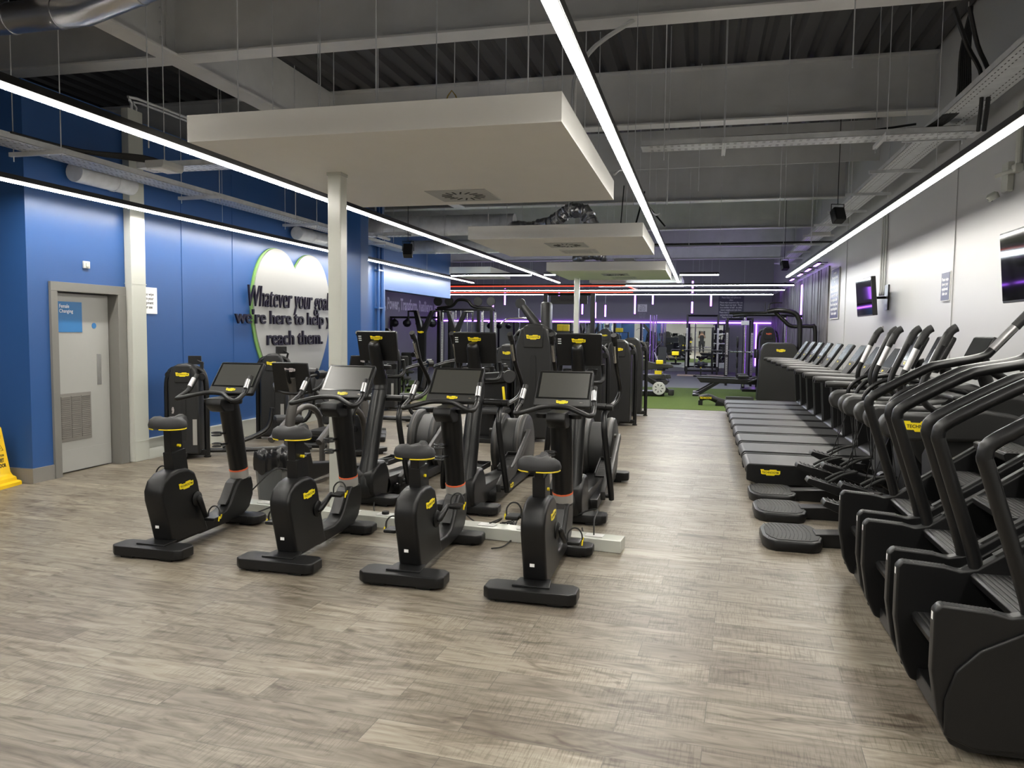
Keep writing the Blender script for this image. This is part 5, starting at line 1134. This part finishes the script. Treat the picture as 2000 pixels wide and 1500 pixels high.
# large grey tower with overhead tubes
t = thing('dual_pulley_machine', 'broad grey shrouded tower with a yellow badge and overhead tubes beyond the treadmills', 'strength machine', (1.85, 20.0, 0))
b = MB(); b.prism([(-.50, .0), (-.44, 1.22), (-.38, 1.38), (-.26, 1.44), (.26, 1.44), (.38, 1.38), (.44, 1.22), (.50, .0)], 'xz', -.2, .2, .035, 3); b.build('shroud', SHL, t)
b = MB(); b.rng(-.003, .003, -.2035, -.2, .05, .9); b.build('panel_gap', INK, t); logo(t, (.03, -.204, 1.25), (1, 0, 0), (0, 0, 1), .21)
b = MB(); b.tube([(.48, .05, .2), (.48, .05, 1.7), (.44, .05, 2.05), (.28, .05, 2.2), (-.05, .05, 2.24), (-.3, .05, 2.2)], .06, 12, sub=4); b.tube([(-.1, .15, 2.2), (.1, .15, 2.0), (.3, .15, 1.85), (.72, .15, 1.85), (.85, .15, 1.7), (.87, .15, .2)], .05, 12, sub=4); b.build('overhead_tube', MET, t)
b = MB(); b.tube([(-.35, .05, 2.15), (-.35, .05, 2.45)], .012, 6); b.tube([(-.25, .05, 2.15), (-.25, .05, 2.38), (-.1, .05, 2.42), (.05, .05, 2.42)], .016, 6, sub=3); b.tube([(-1.2, .05, 2.16), (-.3, .05, 2.18)], .03, 8); b.build('pull_handle', MET, t)
tag(MB().tube([(2.42, 19.9, .75), (2.6, 19.9, .5), (2.7, 19.9, .72), (2.68, 19.9, .95)], .014, 6, sub=4).build('resistance_band', mat('tan_band', (.55, .38, .15), .5)), 'tan rubber band hanging beside the broad grey tower', 'band')
# rowers
def rower(label, x, y):
    t = thing('rowing_machine', label, 'rowing machine', (x, y, 0), 0, 'rowing machines beside the treadmills')
    MB().prism([(0, .50), (.12, .36), (1.7, .33), (1.7, .46), (.05, .50)], 'xz', -.07, .07, .015).build('rail', MET, t)
    b = MB(); b.prism([(-.05, .04), (.12, .04), (.66, .38), (.50, .38)], 'xz', -.045, .045, .012); b.rng(-.08, .1, -.25, .25, 0, .06, .015); b.build('rear_leg', MET, t)
    MB().box((1.2, 0, .54), (.26, .34, .06), .02).build('sliding_seat', UPH, t)
    b = MB(); [b.box((1.45, s*.14, .45), (.3, .11, .03), .01, RY(-20)) for s in (-1, 1)]; b.build('foot_rest', RUB, t)
    b = MB(); b.lathe([(0, -.14), (.26, -.14), (.3, -.11), (.3, .11), (.26, .14), (0, .14)], (1.95, 0, .45), 28, RX(90)); b.rng(1.6, 2.2, -.25, .25, 0, .1, .02); b.build('flywheel_housing', BLK, t)
    b = MB(); b.tube([(1.95, 0, .7), (1.75, 0, 1.0), (1.6, 0, 1.1)], .03, 8); b.rng(1.5, 1.56, -.15, .15, 1.0, 1.25, .01); b.build('console', BLK, t)
rower('nearer black rowing machine with its rail over the turf', -.12, 20.85); rower('farther black rowing machine with its rail over the turf', -.12, 21.7)
t = thing('machine_foot', 'low black curved machine foot with yellow letters beside the last treadmill', 'machine foot', (.28, 18.1, 0))
b = MB(); b.tube([(-.3, 0, .16), (-.1, 0, .20), (.12, 0, .12), (.3, 0, .08)], .07, 12, sub=3); b.build('curved_bar', BLK, t); b = MB(); b.prism([(.05, .0), (.1, .14), (.22, .1), (.3, 0)], 'xz', -.12, .12, .02); b.rng(-.32, -.22, -.06, .06, 0, .12, .01); b.build('foot', BLK, t)
text('TECHNOGYM', t, frame((-.16, -.075, .18), (1, 0, -.0), (0, 0, 1)), .05, .26, YEL, bold=.03)
for k, y in enumerate((19.3, 19.6)):
    tag(MB().rng(.6, 1.25, y-.06, y+.06, .01, .13-.05*k, .02).build('step_plank', DGR), 'low grey plank on the turf before the broad grey tower, %s' % ('nearer' if k == 0 else 'farther'), 'platform', 'low planks on the turf')
# ------------------------------------------------------------------ floor sockets, cables, bin, cone
t = thing('floor_socket_box', 'long white floor socket box between bikes and elliptical trainers', 'socket box', (-2.25, 5.92, 0), -5.5)
MB().rng(-1.72, 1.72, -.085, .085, .0, .095, .008).build('trunking', GLW, t)
for x in (-1.5, -1.1, -.62, -.3, .1, .62, .95, 1.24, 1.5):
    p = MB().rng(x-.07, x+.07, -.045, .045, .095, .101, .003).build('socket_plate', WHT, t)
for x in (-1.28, -.3, .95, 1.24): MB().lathe([(.03, .1), (.032, .104), (.03, .124), (.012, .128), (0, .128)], (x, .0, 0), 16).build('plug', RUB, t)
CB = [[(-1.05, 6.4, .06), (-.9, 6.38, .14), (-.78, 6.1, .22), (-.77, 5.85, .2), (-.76, 5.76, .105)],
      [(-2.05, 6.45, .08), (-2.0, 6.3, .012), (-1.7, 6.25, .012), (-1.55, 6.0, .12), (-1.62, 5.88, .105)],
      [(-2.0, 6.4, .05), (-1.8, 6.2, .012), (-1.45, 6.1, .012), (-1.42, 5.62, .012), (-1.5, 5.5, .012)],
      [(-2.9, 6.5, .06), (-2.8, 6.3, .012), (-2.6, 6.1, .02), (-2.55, 5.98, .105)],
      [(-2.0, 6.35, .04), (-2.3, 6.2, .012), (-2.5, 6.1, .03), (-2.55, 5.95, .105)],
      [(-3.7, 5.85, .06), (-3.5, 5.95, .14), (-3.55, 6.05, .1)],
      [(-3.75, 5.85, .25), (-3.6, 6.0, .42), (-3.42, 6.05, .34), (-3.35, 6.02, .1)],
      [(-.93, 6.3, .012), (-.9, 6.1, .015), (-.98, 6.0, .03), (-1.0, 5.82, .105)]]
WD = ['arching from the right elliptical down to the last socket', 'from the middle elliptical to the socket box', 'looped on the floor before the socket box', 'from the left elliptical to the socket box', 'lying crosswise under the middle elliptical', 'short one at the left bike front foot', 'arching in front of the waste bin', 'short one under the right elliptical front foot']
for P, wd in zip(CB, WD): tag(MB().tube(P, .006, 6, sub=5).build('power_cable', RUB), 'thin black power cable '+wd, 'cable', 'power cables between bikes and ellipticals')
b = MB(); [b.tube([(-1.62+.03*k, 6.22, .02), (-1.55+.02*k, 6.15+.05*k, .05), (-1.48, 6.2-.04*k, .02), (-1.6, 6.14+.03*k, .03)], .006, 6, sub=4) for k in range(4)]
tag(b.build('cable_tangle', RUB), 'small tangle of black cable right of the middle elliptical front foot', 'cable')
t = thing('waste_bin', 'grey plastic waste bin with a black liner behind the left bike', 'waste bin', (-3.90, 6.42, 0), 8)
def bin_mesh(w0, w1, d0, d1, z0, z1, m, nm, th=.006):
    tm = bmesh.new(); rs = []
    for (w_, d_, z) in ((w0, d0, z0), (w1, d1, z1), (w1-th*2, d1-th*2, z1), (w0-th*2, d0-th*2, z0+.01)):
        c = .035; P = [(-w_/2+c, -d_/2), (w_/2-c, -d_/2), (w_/2, -d_/2+c), (w_/2, d_/2-c), (w_/2-c, d_/2), (-w_/2+c, d_/2), (-w_/2, d_/2-c), (-w_/2, -d_/2+c)]
        rs.append([tm.verts.new((x, y, z)) for x, y in P])
    for i in range(3):
        for k in range(8): tm.faces.new((rs[i][k], rs[i][(k+1) % 8], rs[i+1][(k+1) % 8], rs[i+1][k]))
    tm.faces.new(rs[0][::-1]); tm.faces.new(rs[3]); bmesh.ops.recalc_face_normals(tm, faces=tm.faces); b = MB(); b._merge(tm); return b.build(nm, m, t)
bin_mesh(.215, .275, .17, .24, 0.0, .47, BIN, 'body')
tm_ = bmesh.new(); n = 64; rs = []
for j, (k, z) in enumerate(((.80, .40), (.96, .478), (1.05, .50), (1.12, .485), (1.15, .44), (1.14, .385), (1.10, .335))):
    r = []
    for i in range(n):
        a = 2*PI*i/n; ca, sa = math.cos(a), math.sin(a); e = (abs(ca)**3.2+abs(sa)**3.2)**(-1/3.2); f = k*(1+(.018*math.sin(9*a+j*.9)+.014*math.sin(17*a+2+j*.5))*(j > 1)); dz = (.010*math.sin(5*a+1)+.008*math.sin(11*a))*(j > 0)-(.025*math.sin(3*a+1) if j == 6 else 0)
        r.append(tm_.verts.new((ca*e*.1375*f, sa*e*.12*f, z+dz)))
    rs.append(r)
for i in range(len(rs)-1):
    for k in range(n): tm_.faces.new((rs[i][k], rs[i][(k+1) % n], rs[i+1][(k+1) % n], rs[i+1][k]))
tm_.faces.new(rs[0]); b = MB(); b._merge(tm_); b.build('liner', BAG, t)
t = thing('wet_floor_cone', 'yellow four sided wet floor cone at the left edge beside the blue corner', 'floor sign', (-7.02, 6.27, 0), 10)
tm2 = bmesh.new(); rs = []
for (hw, z) in ((.20, 0), (.20, .035), (.185, .045), (.17, .05), (.165, .085), (.145, .10), (.128, .14), (.078, .60), (.072, .615), (.03, .62)):
    c = hw*.12; P = [(-hw+c, -hw), (hw-c, -hw), (hw, -hw+c), (hw, hw-c), (hw-c, hw), (-hw+c, hw), (-hw, hw-c), (-hw, -hw+c)]; rs.append([tm2.verts.new((x, y, z)) for x, y in P])
for i in range(len(rs)-1):
    for k in range(8): tm2.faces.new((rs[i][k], rs[i][(k+1) % 8], rs[i+1][(k+1) % 8], rs[i+1][k]))
tm2.faces.new(rs[0][::-1]); tm2.faces.new(rs[-1]); bmesh.ops.recalc_face_normals(tm2, faces=tm2.faces); b = MB(); b._merge(tm2); b.build('body', YPL, t)
MB().rng(-.03, .03, -.012, .012, .615, .635, .004).build('handle', SKT, t)
for s in (0, 1):
    R0 = Matrix.Rotation(s*PI/2, 4, 'Z'); sl = .05/.46
    def fm(z): return R0 @ frame((0, -(.128-(z-.14)*sl)-.0015, z), (1, 0, 0), (0, sl, 1))
    text('SIR', t, fm(.515), .032, .075, INK, bold=.04, shear=.3); text('CAUTION', t, fm(.325), .022, .10, INK, bold=.02); text('WET', t, fm(.275), .04, .085, INK, bold=.04); text('FLOOR', t, fm(.222), .04, .13, INK, bold=.04)
    b = MB(); M = fm(.41); tri = [(-.05, -.035), (.05, -.035), (0, .052)]; b.tube([(x, y, 0) for x, y in tri], .0035, 5, closed=True); b.tube([(-.015, -.012, 0), (.0, .005, 0), (.015, -.015, 0)], .003, 5); b.build('hazard_triangle', INK, t, M=M)
# pipe stub and shelf behind the cone
tag(MB().cyl((-7.45, 6.47, .02), (-7.45, 6.47, 2.3), .025, 10).build('wall_pipe', BWL), 'thin blue pipe on the blue wall at the left picture edge', 'pipe')

# ------------------------------------------------------------------ the photographer, seen small in the back mirror
def skin_mesh(name, chains, m, parent, sub=2):
    """chains: list of (points, radii); chain 0 holds the root; others join at the index given"""
    me = bpy.data.meshes.new(name); V = []; E = []; R = []
    for pts_, rad, att in chains:
        prev = att
        for p, r in zip(pts_, rad):
            V.append(p); R.append(r); i = len(V)-1
            if prev is not None: E.append((prev, i))
            prev = i
    me.from_pydata(V, E, []); o = bpy.data.objects.new(name, me); C.objects.link(o)
    md = o.modifiers.new('skin', 'SKIN'); md.use_smooth_shade = True
    for i, r in enumerate(R): 
        rr = r if isinstance(r, tuple) else (r, r); o.data.skin_vertices[0].data[i].radius = rr
    o.data.skin_vertices[0].data[0].use_root = True
    s = o.modifiers.new('sub', 'SUBSURF'); s.levels = sub; s.render_levels = sub
    dg = bpy.context.evaluated_depsgraph_get(); me2 = bpy.data.meshes.new_from_object(o.evaluated_get(dg)); o.modifiers.clear(); o.data = me2
    me2.materials.clear(); me2.materials.append(m); o.name = name
    if parent: o.parent = parent
    return o
t = thing('person', 'person in dark clothes standing and holding up a phone, seen in the far mirror', 'person', (0, -.42, 0))
ch = [([(0, 0, .98), (0, 0, 1.12), (0, -.01, 1.30), (0, -.01, 1.44), (0, 0, 1.52), (0, .02, 1.58)], [(.15, .10), (.14, .10), (.165, .11), (.13, .09), .06, .06], None)]
ch += [([(0, .03, 1.66), (0, .03, 1.74)], [(.085, .10), (.075, .09)], 5)]
base = 8
for s in (-1, 1):
    i0 = len([p for c in ch for p in c[0]])
    ch.append(([(s*.10, 0, .90), (s*.13, .02, .50), (s*.15, 0, .12), (s*.155, -.01, .06), (s*.165, .12, .04)], [.095, .062, .042, .042, .036], 0))
for s in (-1, 1):
    ch.append(([(s*.19, -.01, 1.43), (s*.27, .06, 1.24), (s*.16, .27, 1.50), (s*.09, .31, 1.58)], [.055, .045, .034, .026], 3))
    i0 = len([p for c in ch for p in c[0]])-1
    for k in range(4): ch.append(([(s*.075, .33, 1.60+.018*k), (s*.05, .345, 1.605+.018*k), (s*.035, .335, 1.606+.018*k)], [.010, .009, .008], i0))
    ch.append(([(s*.085, .325, 1.565), (s*.06, .32, 1.57)], [.011, .009], i0))
bd = skin_mesh('body', ch, SKN, t)
ch = [([(0, 0, .80), (0, 0, .96), (0, 0, 1.12), (0, -.01, 1.30), (0, -.01, 1.44), (0, 0, 1.50)], [(.17, .13), (.19, .14), (.185, .14), (.205, .15), (.175, .13), .08], None)]
for s in (-1, 1): ch.append(([(s*.19, -.01, 1.43), (s*.265, .05, 1.27), (s*.24, .12, 1.30)], [.085, .075, .06], 4))
skin_mesh('shirt', ch, CLO, t)
ch = [([(0, 0, 1.1), (0, 0, .95), (0, 0, .88)], [(.17, .13), (.185, .14), (.17, .13)], None)]
for s in (-1, 1): ch.append(([(s*.10, 0, .80), (s*.13, .02, .50), (s*.15, 0, .12), (s*.15, 0, .05)], [.13, .095, .075, .07], 2))
skin_mesh('trousers', ch, CLO, t)
b = MB()
for s in (-1, 1): b.prism([(s*.155-.05, -.08), (s*.155+.05, -.08), (s*.165+.05, .15), (s*.165, .19), (s*.165-.05, .15)], 'xy', 0, .08, .02)
b.build('shoes', INK, t)
b = MB(); b.lathe([(0, .12), (.05, .11), (.088, .06), (.096, .0), (.088, -.03)], (0, .02, 1.72), 20); b.build('hair', mat('brown_hair', (.05, .03, .02), .7), t)
b = MB(); b.tube([(0, .125, 1.685), (0, .15, 1.655)], [.008, .014], 8); b.build('nose', SKN, t)
b = MB(); [b.lathe([(0, -.006), (.009, 0), (0, .006)], (s*.032, .124, 1.69), 8) for s in (-1, 1)]; b.tube([(-.022, .118, 1.625), (0, .125, 1.622), (.022, .118, 1.625)], .004, 6); b.build('eyes_and_mouth', INK, t)
b = MB(); [b.lathe([(0, -.025), (.012, -.02), (.014, .02), (0, .028)], (s*.088, .03, 1.68), 8) for s in (-1, 1)]; b.build('ears', SKN, t)
tag(MB().rng(-.075, .075, -.082, -.074, 1.60, 1.675, .003).build('phone', BLK), 'black phone held up by the person in the mirror', 'phone')
